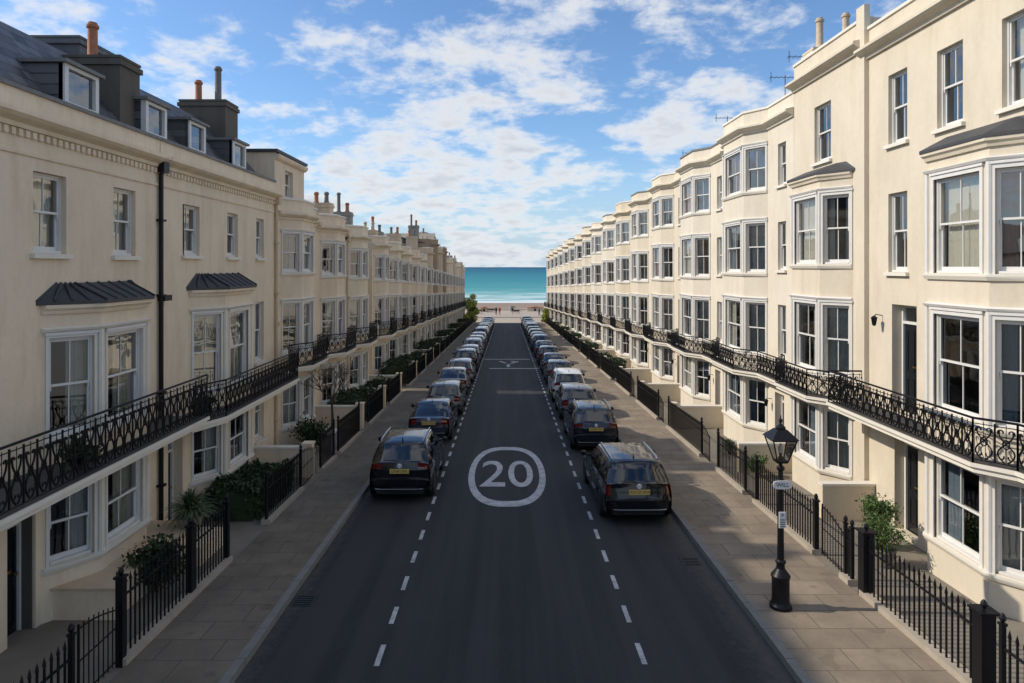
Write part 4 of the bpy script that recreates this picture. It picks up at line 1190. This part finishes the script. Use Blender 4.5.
def make_car(kind, label, group, plate='', color=(.01, .012, .02)):
    K = dict(
     estate=dict(L=4.65, W=.90, belt=.98, segs=[('bump', [(-2.29, .30), (-2.325, .45), (-2.32, .62)], 3), ('tail', [(-2.32, .62), (-2.25, .66), (-2.235, .80), (-2.20, 1.0)], 6), ('rglass', [(-2.20, 1.0), (-2.16, 1.04), (-1.86, 1.42)], 6), ('roof', [(-1.86, 1.42), (-1.80, 1.465), (-1.2, 1.50), (-.3, 1.505), (.15, 1.48), (.32, 1.455)], 26), ('wind', [(.32, 1.455), (1.08, 1.0)], 10), ('hood', [(1.08, 1.0), (1.3, .96), (1.9, .86), (2.18, .76)], 16), ('front', [(2.18, .76), (2.3, .62), (2.325, .45), (2.28, .28)], 5)], g0=-1.98, g1=.95, pil=(-1.1, -.1), tl=(.69, .99, .78), roofk=.71),
     suv=dict(L=4.4, W=.90, belt=1.05, segs=[('bump', [(-2.15, .34), (-2.195, .48), (-2.19, .66)], 3), ('tail', [(-2.19, .66), (-2.12, .70), (-2.13, .88), (-2.08, 1.08)], 6), ('rglass', [(-2.08, 1.08), (-2.03, 1.11), (-1.66, 1.46)], 6), ('roof', [(-1.66, 1.46), (-1.66 + .03, 1.52), (-1.1, 1.585), (-.3, 1.60), (.05, 1.58), (.25, 1.55)], 24), ('wind', [(.25, 1.55), (.98, 1.09)], 10), ('hood', [(.98, 1.09), (1.2, 1.05), (1.8, .96), (2.05, .86)], 16), ('front', [(2.05, .86), (2.17, .68), (2.2, .48), (2.15, .32)], 5)], g0=-1.78, g1=.85, pil=(-.95, -.1), tl=(.90, 1.06, .60), roofk=.71),
     hatch=dict(L=4.0, W=.86, belt=.93, segs=[('bump', [(-1.94, .30), (-1.99, .45), (-1.98, .60)], 3), ('tail', [(-1.98, .60), (-1.92, .64), (-1.91, .8), (-1.86, .96)], 6), ('rglass', [(-1.86, .96), (-1.82, .99), (-1.44, 1.36)], 6), ('roof', [(-1.44, 1.36), (-1.4, 1.405), (-.9, 1.45), (-.3, 1.46), (.05, 1.43), (.2, 1.405)], 22), ('wind', [(.2, 1.405), (.92, .96)], 10), ('hood', [(.92, .96), (1.1, .92), (1.65, .82), (1.86, .72)], 16), ('front', [(1.86, .72), (1.96, .58), (2.0, .42), (1.95, .28)], 5)], g0=-1.5, g1=.8, pil=(-.75, -.02), tl=(.68, .95, .72), roofk=.72),
     saloon=dict(L=4.25, W=.86, belt=.90, segs=[('bump', [(-2.06, .30), (-2.12, .45), (-2.11, .60)], 3), ('tail', [(-2.11, .60), (-2.06, .63), (-2.05, .8), (-2.0, .95)], 6), ('deck', [(-2.0, .95), (-1.9, .965), (-1.72, .98)], 4), ('rglass', [(-1.72, .98), (-1.4, 1.17), (-.95, 1.36)], 9), ('roof', [(-.95, 1.36), (-.8, 1.395), (-.3, 1.42), (.05, 1.40), (.2, 1.375)], 18), ('wind', [(.2, 1.375), (1.0, .93)], 10), ('hood', [(1.0, .93), (1.2, .9), (1.75, .8), (1.98, .7)], 16), ('front', [(1.98, .7), (2.09, .56), (2.125, .42), (2.08, .28)], 5)], g0=-1.35, g1=.85, pil=(-.8, -.05), tl=(.70, .92, .60), roofk=.71))[kind]
    Lc, W, belt = K['L'], K['W'], K['belt']; hl = Lc / 2; top_z = max(z for s in K['segs'] for (_, z) in s[1])
    # resample the profile
    prof = []; segn = []
    for (nm, pts, n) in K['segs']:
        d = [0]
        for a, b in zip(pts, pts[1:]): d.append(d[-1] + math.hypot(b[0] - a[0], b[1] - a[1]))
        smp = sorted(set([d[-1] * k / n for k in range(n)] + ([x for x in d[1:-1]] if len(pts) > 2 and n < 8 else [])))
        clean = []
        for s in smp:
            if not clean or s - clean[-1] > .012: clean.append(s)
        for s in clean:
            j = max(q for q in range(len(d) - 1) if d[q] <= s + 1e-9); t = (s - d[j]) / (d[j + 1] - d[j])
            prof.append((pts[j][0] + (pts[j + 1][0] - pts[j][0]) * t, pts[j][1] + (pts[j + 1][1] - pts[j][1]) * t)); segn.append(nm)
    prof.append(K['segs'][-1][1][-1])
    # light smoothing of the outline inside roof / hood
    n = len(prof)
    for _ in range(2):
        q = prof[:]
        for k in range(2, n - 2):
            if segn[k] in ('roof', 'hood', 'wind'): q[k] = (prof[k][0], (prof[k - 1][1] + 2 * prof[k][1] + prof[k + 1][1]) / 4)
        prof = q
    def Ws(y, z):
        p = 1 - .12 * (abs(y) / hl) ** 4
        if z <= belt: s = 1 - .035 * ((z - .62) / .4) ** 2 - (.0 if z > .3 else .02)
        else: s = 1 - .035 * ((belt - .62) / .4) ** 2 - (1 - K['roofk'] - .03) * ((z - belt) / (top_z - belt)) ** 1.15
        return W * p * s
    nrm = []
    for k in range(n):
        a = prof[max(0, k - 1)]; b = prof[min(n - 1, k + 1)]; dy, dz = b[0] - a[0], b[1] - a[1]; l = math.hypot(dy, dz) or 1; nrm.append((-dz / l, dy / l))
    fr = [-1, -.975, -.93, -.86, -.62, -.3, 0, .3, .62, .86, .93, .975, 1]
    def inset(k, f):
        nm = segn[min(k, n - 2)]; r = {'bump': .22, 'tail': .18, 'rglass': .11, 'deck': .05, 'roof': .055, 'wind': .09, 'hood': .07, 'front': .2}[nm]
        return r * (abs(f) ** 5 * .75 + abs(f) ** 2 * .25)
    strip = [[None] * len(fr) for _ in range(n)]
    for k in range(n):
        y, z = prof[k]; w = Ws(y, z)
        for j, f in enumerate(fr):
            d = inset(k, f); strip[k][j] = (f * w, y - nrm[k][0] * d, z - nrm[k][1] * d)
    wr = {'suv': .345, 'estate': .33, 'hatch': .31, 'saloon': .31}[kind]
    yw = (-hl + .88, hl - .86); ar = wr + .045
    def zlow(y):
        z = .24
        for c in yw:
            if abs(y - c) < ar: z = max(z, wr + math.sqrt(max(0, ar * ar - (y - c) ** 2)))
        return z
    bucket = {}
    def B(k): return bucket.setdefault(k, MB())
    zt0, zt1, ft = K['tl']
    for k in range(n - 1):
        nm = segn[k]
        for j in range(len(fr) - 1):
            f = (fr[j] + fr[j + 1]) / 2; a, b, c, d = strip[k][j], strip[k + 1][j], strip[k + 1][j + 1], strip[k][j + 1]; zc = (a[2] + b[2]) / 2
            key = 'body'
            if nm == 'rglass' and abs(f) < .9: key = 'rear_window'
            elif nm == 'wind' and abs(f) < .9: key = 'windscreen'
            elif nm == 'bump' and zc < .40: key = 'lower_trim'
            elif nm == 'tail' and zt0 < zc < zt1 and abs(f) > ft: key = 'tail_light' + ('L' if f < 0 else 'R')
            elif nm == 'front' and zc > .6 and abs(f) > .6: key = 'headlight' + ('L' if f < 0 else 'R')
            elif nm == 'front' and .4 < zc <= .62 and abs(f) < .6: key = 'lower_trim'
            B(key).quad(a, b, c, d)
    nl, up = 9, [0, .07, .45, .84, 1]
    for s, jj in ((-1, 0), (1, len(fr) - 1)):
        cols = []
        for k in range(n):
            ex, ey, ez = strip[k][jj]; yb = ey; z0 = min(zlow(yb), ez - .005); bz = min(belt, ez)
            rows = []
            for r in range(nl + 1):
                z = z0 + (bz - z0) * r / nl; rows.append((s * Ws(yb, z), yb, z))
            for u in up[1:]:
                z = bz + (ez - bz) * u; rows.append((s * Ws(yb, z), yb, z))
            rows[-1] = (ex, ey, ez) if ez > belt else (rows[-1][0], ey, ez)
            dx = ex - s * Ws(ey, ez); 
            rows = [(p[0] + dx * min(1, max(0, (p[2] - bz + .25) / (ez - bz + .25))), p[1], p[2]) for p in rows]
            cols.append(rows)
        for k in range(n - 1):
            for r in range(len(cols[0]) - 1):
                a, b, c, d = cols[k][r], cols[k + 1][r], cols[k + 1][r + 1], cols[k][r + 1]
                yc = (a[1] + b[1]) / 2; zc = (a[2] + b[2] + c[2] + d[2]) / 4
                if max(a[2], b[2], c[2], d[2]) - min(a[2], b[2], c[2], d[2]) < 1e-5: continue
                key = 'body'
                if nl < r < nl + 3 and K['g0'] < yc < K['g1'] and all(abs(yc - p) > .04 for p in K['pil']) and (d[2] - belt) > .02: key = 'side_window' + ('L' if s < 0 else 'R')
                elif zc < .36 and abs(yc) < hl - .25: key = 'lower_trim'
                elif yc < -hl + .26 and zt0 < zc < zt1: key = 'tail_light' + ('L' if s < 0 else 'R')
                elif yc > hl - .38 and .62 < zc < .78: key = 'headlight' + ('L' if s < 0 else 'R')
                B(key).quad(a, b, c, d)
            a, b = cols[k][0], cols[k + 1][0]          # return lip into the wheel arch / sill
            B('lower_trim').quad(a, b, (b[0] - s * .16, b[1], b[2]), (a[0] - s * .16, a[1], a[2]))
    root = empty('parked_car', (0, 0, 0)); tag(root, label, 'car', group)
    mats = dict(body='car_paint', rear_window='car_glass', windscreen='car_glass', side_windowL='car_glass', side_windowR='car_glass', lower_trim='car_trim',
                tail_lightL='tail_lens', tail_lightR='tail_lens', headlightL='head_lens', headlightR='head_lens')
    body = None
    for key in mats:
        if key in bucket:
            nm = key[:-1] if key[-1] in 'LR' else key
            o = build(bucket[key], nm, mats[key], root, 32 if key != 'body' else 28)
            if key == 'body': body = o; o.color = (*color, 1)
    # dark cabin / underside
    cab = MB().box(-W + .24, W - .24, -hl + .25, hl - .3, .2, .6).box(-W + .14, W - .14, yw[0] + .42, yw[1] - .42, .2, .62)
    build(cab, 'underbody', 'car_trim', root)
    st = MB()
    for yy in (.25, -.65):
        for sx in (-.38, .38):
            st.box(sx - .22, sx + .22, yy - .08, yy + .04, .62, 1.12); st.box(sx - .22, sx + .22, yy, yy + .45, .60, .72); st.box(sx - .1, sx + .1, yy - .06, yy + .02, 1.13, 1.28)
    build(st, 'seats', 'car_trim', root)
    for yy in yw:
        for s in (-1, 1): wheel(root, s * (W - .115), yy, wr, s)
    for s in (-1, 1):                                  # mirrors
        m = MB(); mz = belt + .05; my = K['g1'] - .22; bx = Ws(my, mz) - .02
        m.tube([(s * bx, my, mz - .02), (s * (bx + .1), my, mz)], .025, 6)
        m.lathe([(.02, -.05), (.06, -.045), (.085, 0), (.07, .05), (.02, .08)], s * (bx + .17), my, mz + .03, 10, 'y')
        o = build(m, 'wing_mirror', 'car_paint', root, 40); o.color = (.01, .01, .012, 1)
    # seams, handles, badge, wiper, plate
    sm = MB()
    for yy in (K['pil'][1] + .0, K['pil'][0] - .05, K['g1'] - .02):
        for s in (-1, 1):
            z0 = max(.30, zlow(yy) + .02); pts = [(s * (Ws(yy, z0 + (belt - z0) * t / 5) + .001), yy, z0 + (belt - z0) * t / 5) for t in range(6)]
            build(MB().tube(pts, .006, 4), 'door_seam', 'car_trim', root)
    for s in (-1, 1):
        for yy in (K['pil'][1] - .2, K['pil'][0] - .12): build(MB().box(*sorted((s * Ws(yy, belt - .1), s * (Ws(yy, belt - .1) + .03))), yy - .09, yy + .09, belt - .12, belt - .095), 'door_handle', 'car_trim', root)
    ty, tz = [p for p, g in zip(prof, segn) if g == 'tail'][0]
    sm.tube([(-W * .86, ty + .02, tz + .015), (-W * .4, ty - .004, tz + .015), (W * .4, ty - .004, tz + .015), (W * .86, ty + .02, tz + .015)], .008, 4)
    build(sm, 'tailgate_seam', 'car_trim', root)
    def yat(z, f=0):
        best = None
        for k in range(n - 1):
            if segn[k] in ('bump', 'tail') and (prof[k][1] - z) * (prof[k + 1][1] - z) <= 0 and prof[k][1] != prof[k + 1][1]:
                t = (z - prof[k][1]) / (prof[k + 1][1] - prof[k][1]); best = prof[k][0] + (prof[k + 1][0] - prof[k][0]) * t
        return best if best is not None else -hl
    pz = {'estate': .80, 'suv': .86, 'hatch': .74, 'saloon': .76}[kind]
    py = yat(pz) - .012
    pl = build(MB().box(-.26, .26, py, py + .012 + .05, pz - .06, pz + .06), 'number_plate', 'plate_yellow', root)
    if plate:
        tm = text_mesh(plate, 'plate_text', 'plate_ink', .105, .001); o = link('plate_text', tm, pl); o.location = (0, py - .0015, pz); o.rotation_euler = (R(90), 0, 0)
    bz = pz + .14; by = yat(bz) - .006
    bd = MB().lathe([(.058, -.012), (.058, .012)], 0, by, bz, 20, 'y')
    bd = build(bd, 'badge', 'badge_silver', root)
    vw = MB()
    for pts in ([(-.035, .04), (-.012, -.002), (0, -.0), (.012, -.002), (.035, .04)], [(-.045, .01), (-.022, -.04), (0, -.006), (.022, -.04), (.045, .01)]):
        vw.tube([(px, by - .013, bz + q) for px, q in pts], .005, 4)
    build(vw, 'badge_mark', 'car_trim', bd)
    gy, gzz = [p for p, g in zip(prof, segn) if g == 'rglass'][0]
    wp = MB().tube([(0, gy - .02, gzz + .02), (-.12, gy + .01, gzz + .055), (-.42, gy + .01, gzz + .06)], .012, 4)
    if kind != 'saloon': build(wp, 'rear_wiper', 'car_trim', root)
    ch = MB().tube([(-W * .72, -hl + .035, .40), (-W * .5, -hl - .005, .40), (W * .5, -hl - .005, .40), (W * .72, -hl + .035, .40)], .012, 6)
    build(ch, 'bumper_strip', 'alloy', root)
    if kind in ('estate', 'suv'):
        for s in (-1, 1):
            rr = [(s * (W * K['roofk'] - .06), -1.62, top_z - .05), (s * (W * K['roofk'] - .05), -1.5, top_z - .0), (s * (W * K['roofk'] - .045), -.6, top_z + .02), (s * (W * K['roofk'] - .05), .02, top_z - .0), (s * (W * K['roofk'] - .06), .12, top_z - .05)]
            build(MB().tube(rr, .017, 6), 'roof_rail', 'alloy', root)
    ay = -1.5 if kind != 'saloon' else -.8
    build(MB().tube([(0, ay, top_z - .05), (0, ay - .1, top_z + .07)], .022, 6, True, .006), 'antenna', 'car_trim', root)
    return root
protos = {}
SLA = -math.atan(SL)
GCL, GCR = 'cars parked along the left kerb', 'cars parked along the right kerb'
def put_car(kind, x, yrear, color, label, group, plate='', sc=1.0, yaw=0):
    key = (kind, plate)
    if key not in protos:
        protos[key] = make_car(kind, label, group, plate, color); o = protos[key]
    else: o = copy_tree(protos[key])
    ln = {'estate': 4.65, 'suv': 4.4, 'hatch': 4.0, 'saloon': 4.25}[kind] * sc
    y = yrear + ln / 2
    o.location = (x, y, gz(y) + .002); o.rotation_euler = (SLA, 0, yaw); o.scale = (sc,) * 3
    tag(o, label, 'car', group)
    for c in o.children:
        if c.name.startswith('body'): c.color = (*color, 1)
    return o
BLK, NAVY, SIL, GRY, WHT, BLU, RED, BEI = (.006, .007, .010), (.008, .012, .028), (.42, .43, .45), (.09, .095, .105), (.70, .70, .69), (.02, .05, .12), (.18, .01, .01), (.30, .25, .20)
put_car('suv', -2.93, 18.0, BLK, 'black SUV with roof rails, nearest car on the left', GCL, 'LF58 UFK', 1.0, .01)
put_car('saloon', -2.95, 25.1, (.03, .035, .05), 'dark grey saloon right in front of the black SUV', GCL, 'GU11 KXA', .99)
lc = [('hatch', (.16, .17, .17), 'mid grey'), ('saloon', BEI, 'beige'), ('hatch', SIL, 'silver'), ('suv', BLK, 'black'), ('hatch', SIL, 'silver'), ('suv', SIL, 'pale silver'), ('estate', GRY, 'dark grey'), ('hatch', SIL, 'silver'), ('suv', BLK, 'black'), ('hatch', WHT, 'white'), ('estate', BLK, 'black'), ('hatch', GRY, 'grey'), ('saloon', NAVY, 'navy'), ('hatch', BLU, 'blue'), ('suv', GRY, 'grey'), ('hatch', BLK, 'black')]
kn = {'hatch': 'hatchback', 'saloon': 'saloon', 'suv': 'SUV', 'estate': 'estate car'}; y = 30.3; rng = random.Random(2)
cl_ = {'hatch': 4.0, 'saloon': 4.25, 'suv': 4.4, 'estate': 4.65}
for q, (k, c, nm) in enumerate(lc):
    put_car(k, -2.95 + rng.uniform(-.05, .05), y, c, '%s %s, %s car from the camera in the left row' % (nm, kn[k], ordinal(q + 2)), GCL)
    y += cl_[k] + rng.uniform(.55, 1.8)
    if y > 109: break
put_car('estate', 3.22, 16.3, BLK, 'black estate car with roof rails, nearest car on the right', GCR, 'WX10 XFA', 1.0, .012)
put_car('suv', 3.16, 23.6, (.012, .016, .022), 'black five-door car directly ahead of the black estate on the right', GCR, 'EK08 VZT', .97)
rc = [('hatch', (.14, .15, .16), 'grey'), ('suv', WHT, 'white'), ('hatch', (.05, .06, .07), 'dark blue grey'), ('saloon', BLK, 'black'), ('hatch', BLK, 'black'), ('saloon', NAVY, 'navy'), ('suv', BLU, 'blue'), ('hatch', GRY, 'grey'), ('estate', BLK, 'black'), ('hatch', BLK, 'black'), ('suv', GRY, 'grey'), ('hatch', SIL, 'silver'), ('saloon', BLK, 'black'), ('hatch', NAVY, 'navy'), ('suv', BLK, 'black'), ('hatch', GRY, 'grey')]
y = 29.2
for q, (k, c, nm) in enumerate(rc):
    put_car(k, 3.2 + rng.uniform(-.05, .05), y, c, '%s %s, %s car from the camera in the right row' % (nm, kn[k], ordinal(q + 2)), GCR)
    y += cl_[k] + rng.uniform(.55, 1.8)
    if y > 109: break

# ------------------------------------------------------------------ sea front
def person(x, y, z, h, cloth, label, yaw=0):
    me = bpy.data.meshes.new('person'); s = h / 1.75
    J = [(0, 0, .95, .13), (0, 0, 1.2, .14), (0, 0, 1.42, .12), (0, 0, 1.52, .05), (0, 0, 1.65, .10), (.1, 0, .9, .09), (.12, .05, .5, .065), (.12, .0, .08, .045), (-.1, 0, .9, .09), (-.13, -.08, .5, .065), (-.12, -.16, .1, .045),
         (.2, 0, 1.4, .055), (.25, .02, 1.12, .042), (.24, .1, .86, .035), (-.2, 0, 1.4, .055), (-.25, -.03, 1.12, .042), (-.24, -.02, .86, .035), (.12, .12, .04, .035), (-.12, -.04, .04, .035)]
    E = [(0, 1), (1, 2), (2, 3), (3, 4), (0, 5), (5, 6), (6, 7), (0, 8), (8, 9), (9, 10), (2, 11), (11, 12), (12, 13), (2, 14), (14, 15), (15, 16), (7, 17), (10, 18)]
    me.from_pydata([(a * s, b * s, c * s) for a, b, c, _ in J], E, [])
    o = bpy.data.objects.new('person', me); col.objects.link(o)
    md = o.modifiers.new('skin', 'SKIN')
    for v, j in zip(me.skin_vertices[0].data, J): v.radius = (j[3] * s, j[3] * s)
    me.skin_vertices[0].data[0].use_root = True
    o.modifiers.new('sub', 'SUBSURF').levels = 1
    me.materials.append(MATS[cloth]); o.location = (x, y, z); o.rotation_euler.z = yaw
    hd = build(MB().lathe([(.02, -.12), (.07, -.09), (.09, 0), (.08, .07), (.04, .11), (.005, .125)], 0, .01 * s, 1.66 * s, 10), 'head', 'skin', o, 50)
    tag(o, label, 'person', 'people on the promenade')
person(-2.2, 136, ze + .14, 1.75, 'cloth_dark', 'person in dark clothes walking on the promenade, left of centre', .4)
person(-1.5, 136.4, ze + .14, 1.65, 'cloth_red', 'person in a red top beside the darker walker', .4)
person(6.4, 133.5, ze + .14, 1.75, 'cloth_dark', 'person in dark clothes walking alone on the right of the promenade', 2)
person(.6, 143, ze + .14, 1.7, 'cloth_pale', 'person in pale clothes near the beach edge', 1)
# beach hut, boats on shingle, benches, lamp standards
def kiosk(x, y, w, d, h, label, wallm, roofm):
    z = ze - .75 if y > 160 else ze + .14
    r = tag(empty('storage_hut', (x, y, z)), label, 'hut')
    build(MB().box(-w / 2, w / 2, -d / 2, d / 2, 0, h), 'wall', wallm, r)
    build(MB().add([(-w / 2 - .2, -d / 2 - .2, h + .003), (w / 2 + .2, -d / 2 - .2, h + .003), (w / 2 + .2, d / 2 + .2, h + .003), (-w / 2 - .2, d / 2 + .2, h + .003), (0, -d / 2 - .2, h + .3), (0, d / 2 + .2, h + .3)], [(0, 3, 2, 1), (0, 1, 4), (2, 3, 5), (1, 2, 5, 4), (3, 0, 4, 5)]), 'roof', roofm, r)
    build(MB().box(-.25, .25, -d / 2 - .03, -d / 2 - .002, .1, h - .15), 'hatch', 'black_door', r)
kiosk(1.2, 148, 1.2, 1.2, .9, 'small white hut with a low roof on the promenade', 'white_paint', 'lead_pale')
kiosk(6.2, 149, 3.6, 2, .75, 'long dark-roofed hut on the right of the promenade', 'stucco_sand', 'terracotta')
kiosk(-5.0, 147, 1.5, 2, .8, 'small brown hut on the left of the promenade', 'stucco_buff', 'terracotta')
def bench(x, y, label):
    r = tag(empty('bench', (x, y, ze + .14)), label, 'bench', 'benches on the promenade')
    build(MB().box(-.8, .8, -.22, .22, .42, .47), 'seat', 'wood_planter', r); build(MB().box(-.8, .8, .2, .25, .55, .9), 'backrest', 'wood_planter', r)
    for s in (-.7, .7): build(MB().box(s - .03, s + .03, -.2, .26, 0, .418), 'leg', 'black_iron', r)
bench(-6, 140, 'brown bench on the left of the promenade'); bench(1.8, 139, 'brown bench in the middle of the promenade'); bench(-3.4, 143, 'brown bench further back, left of the middle')
# sea wall along the back of the promenade
sw = tag(empty('sea_wall', (0, 151.5, ze + .14)), 'low pale wall along the back of the promenade', 'wall')
build(MB().box(-250, 250, -.2, .2, 0, .22), 'wall', 'stucco_sand', sw); build(MB().box(-250, 250, -.26, .26, .223, .28), 'coping', 'trim_paint', sw)

# ------------------------------------------------------------------ world, sun, camera
SUN_EL, SUN_BACK = R(36.5), R(-3)
w = bpy.data.worlds.new('World'); scene.world = w; w.use_nodes = True; nt = w.node_tree; nt.nodes.clear()
out = N(nt, 'ShaderNodeOutputWorld'); bg = N(nt, 'ShaderNodeBackground', i_Strength=0.145)
sky = N(nt, 'ShaderNodeTexSky', sky_type='NISHITA'); sky.sun_disc = False; sky.sun_elevation = SUN_EL; sky.sun_rotation = R(270) - SUN_BACK
sky.air_density = 1.0; sky.dust_density = 0.6; sky.ozone_density = 1.6
tc = N(nt, 'ShaderNodeTexCoord'); sp = N(nt, 'ShaderNodeSeparateXYZ'); L(nt, tc.outputs['Generated'], sp.inputs[0])
zc = N(nt, 'ShaderNodeMath', operation='MAXIMUM'); L(nt, sp.outputs[2], zc.inputs[0]); zc.inputs[1].default_value = 0.0
za = N(nt, 'ShaderNodeMath', operation='ADD'); L(nt, zc.outputs[0], za.inputs[0]); za.inputs[1].default_value = 0.24
cv = N(nt, 'ShaderNodeCombineXYZ')
for k in (0, 1):
    dv = N(nt, 'ShaderNodeMath', operation='DIVIDE'); L(nt, sp.outputs[k], dv.inputs[0]); L(nt, za.outputs[0], dv.inputs[1]); L(nt, dv.outputs[0], cv.inputs[k])
mp = N(nt, 'ShaderNodeMapping'); mp.inputs['Scale'].default_value = (1.0, 1.0, 1); mp.inputs['Location'].default_value = (5.3, 2.2, 0); L(nt, cv.outputs[0], mp.inputs[0])
n1 = noise(nt, mp.outputs[0], 4.2, 9, 0.60, 0.15)
n2 = noise(nt, mp.outputs[0], 1.1, 3, 0.5, 0.2)
n3 = noise(nt, mp.outputs[0], 11, 6, 0.6, 0.2)
s1 = N(nt, 'ShaderNodeMath', operation='MULTIPLY_ADD'); L(nt, n2, s1.inputs[0]); s1.inputs[1].default_value = 0.62; L(nt, n1, s1.inputs[2])
s2 = N(nt, 'ShaderNodeMath', operation='MULTIPLY_ADD'); L(nt, n3, s2.inputs[0]); s2.inputs[1].default_value = 0.34; L(nt, s1.outputs[0], s2.inputs[2])
# a little more cover towards the horizon
hz = N(nt, 'ShaderNodeMapRange'); hz.inputs[1].default_value = 0.0; hz.inputs[2].default_value = 0.35; hz.inputs[3].default_value = 0.05; hz.inputs[4].default_value = -0.04; L(nt, sp.outputs[2], hz.inputs[0])
s3 = N(nt, 'ShaderNodeMath', operation='ADD'); L(nt, s2.outputs[0], s3.inputs[0]); L(nt, hz.outputs[0], s3.inputs[1])
cm = ramp(nt, s3.outputs[0], [(0.96, 0.0), (1.0, 0.35), (1.0, 0.9)])
CM = nt.nodes[-1]
mrc = N(nt, 'ShaderNodeMapRange'); mrc.interpolation_type = 'SMOOTHSTEP'; mrc.inputs[1].default_value = 0.89; mrc.inputs[2].default_value = 1.12; mrc.inputs[4].default_value = 0.93; L(nt, s3.outputs[0], mrc.inputs[0])
shade = N(nt, 'ShaderNodeMapRange'); shade.inputs[1].default_value = 1.0; shade.inputs[2].default_value = 1.3; L(nt, s3.outputs[0], shade.inputs[0])
cc = mix(nt, shade.outputs[0], (4.9, 4.95, 5.0), (3.0, 3.25, 3.7))
skc = mix(nt, 1.0, sky.outputs[0], (0.60, 0.76, 0.92), 'MULTIPLY')
# pale band at the horizon
hb = N(nt, 'ShaderNodeMapRange'); hb.interpolation_type = 'SMOOTHSTEP'; hb.inputs[1].default_value = -0.02; hb.inputs[2].default_value = 0.20; hb.inputs[3].default_value = 0.8; hb.inputs[4].default_value = 0.0; L(nt, sp.outputs[2], hb.inputs[0])
skc = mix(nt, hb.outputs[0], skc, (2.7, 3.5, 4.4))
fin = mix(nt, mrc.outputs[0], skc, cc)
L(nt, fin, bg.inputs[0]); L(nt, bg.outputs[0], out.inputs[0])

sd = bpy.data.lights.new('sun', 'SUN'); sd.energy = 3.15; sd.angle = R(0.9); sd.color = (1.0, 0.905, 0.77)
so = bpy.data.objects.new('sun', sd); col.objects.link(so)
tosun = Vector((-math.cos(SUN_BACK) * math.cos(SUN_EL), -math.sin(SUN_BACK) * math.cos(SUN_EL), math.sin(SUN_EL)))
so.rotation_euler = tosun.to_track_quat('Z', 'Y').to_euler(); so.location = tosun * 60

cd = bpy.data.cameras.new('camera'); cd.sensor_width = 36; cd.lens = 670 / 1024 * 36; cd.shift_x = 5 / 1024; cd.shift_y = -74.5 / 1024; cd.clip_end = 60000; cd.clip_start = .1
co = bpy.data.objects.new('camera', cd); col.objects.link(co); co.location = (0, 0, H0); co.rotation_euler = (R(90), 0, 0); scene.camera = co
vs_ = scene.view_settings; vs_.view_transform = 'Standard'; vs_.look = 'None'; vs_.exposure = 0.36; vs_.gamma = 1.0; vs_.use_curve_mapping = False
scene.render.engine = 'CYCLES'; scene.cycles.max_bounces = 8; scene.cycles.transparent_max_bounces = 16
scene.render.resolution_x = 1024; scene.render.resolution_y = 683
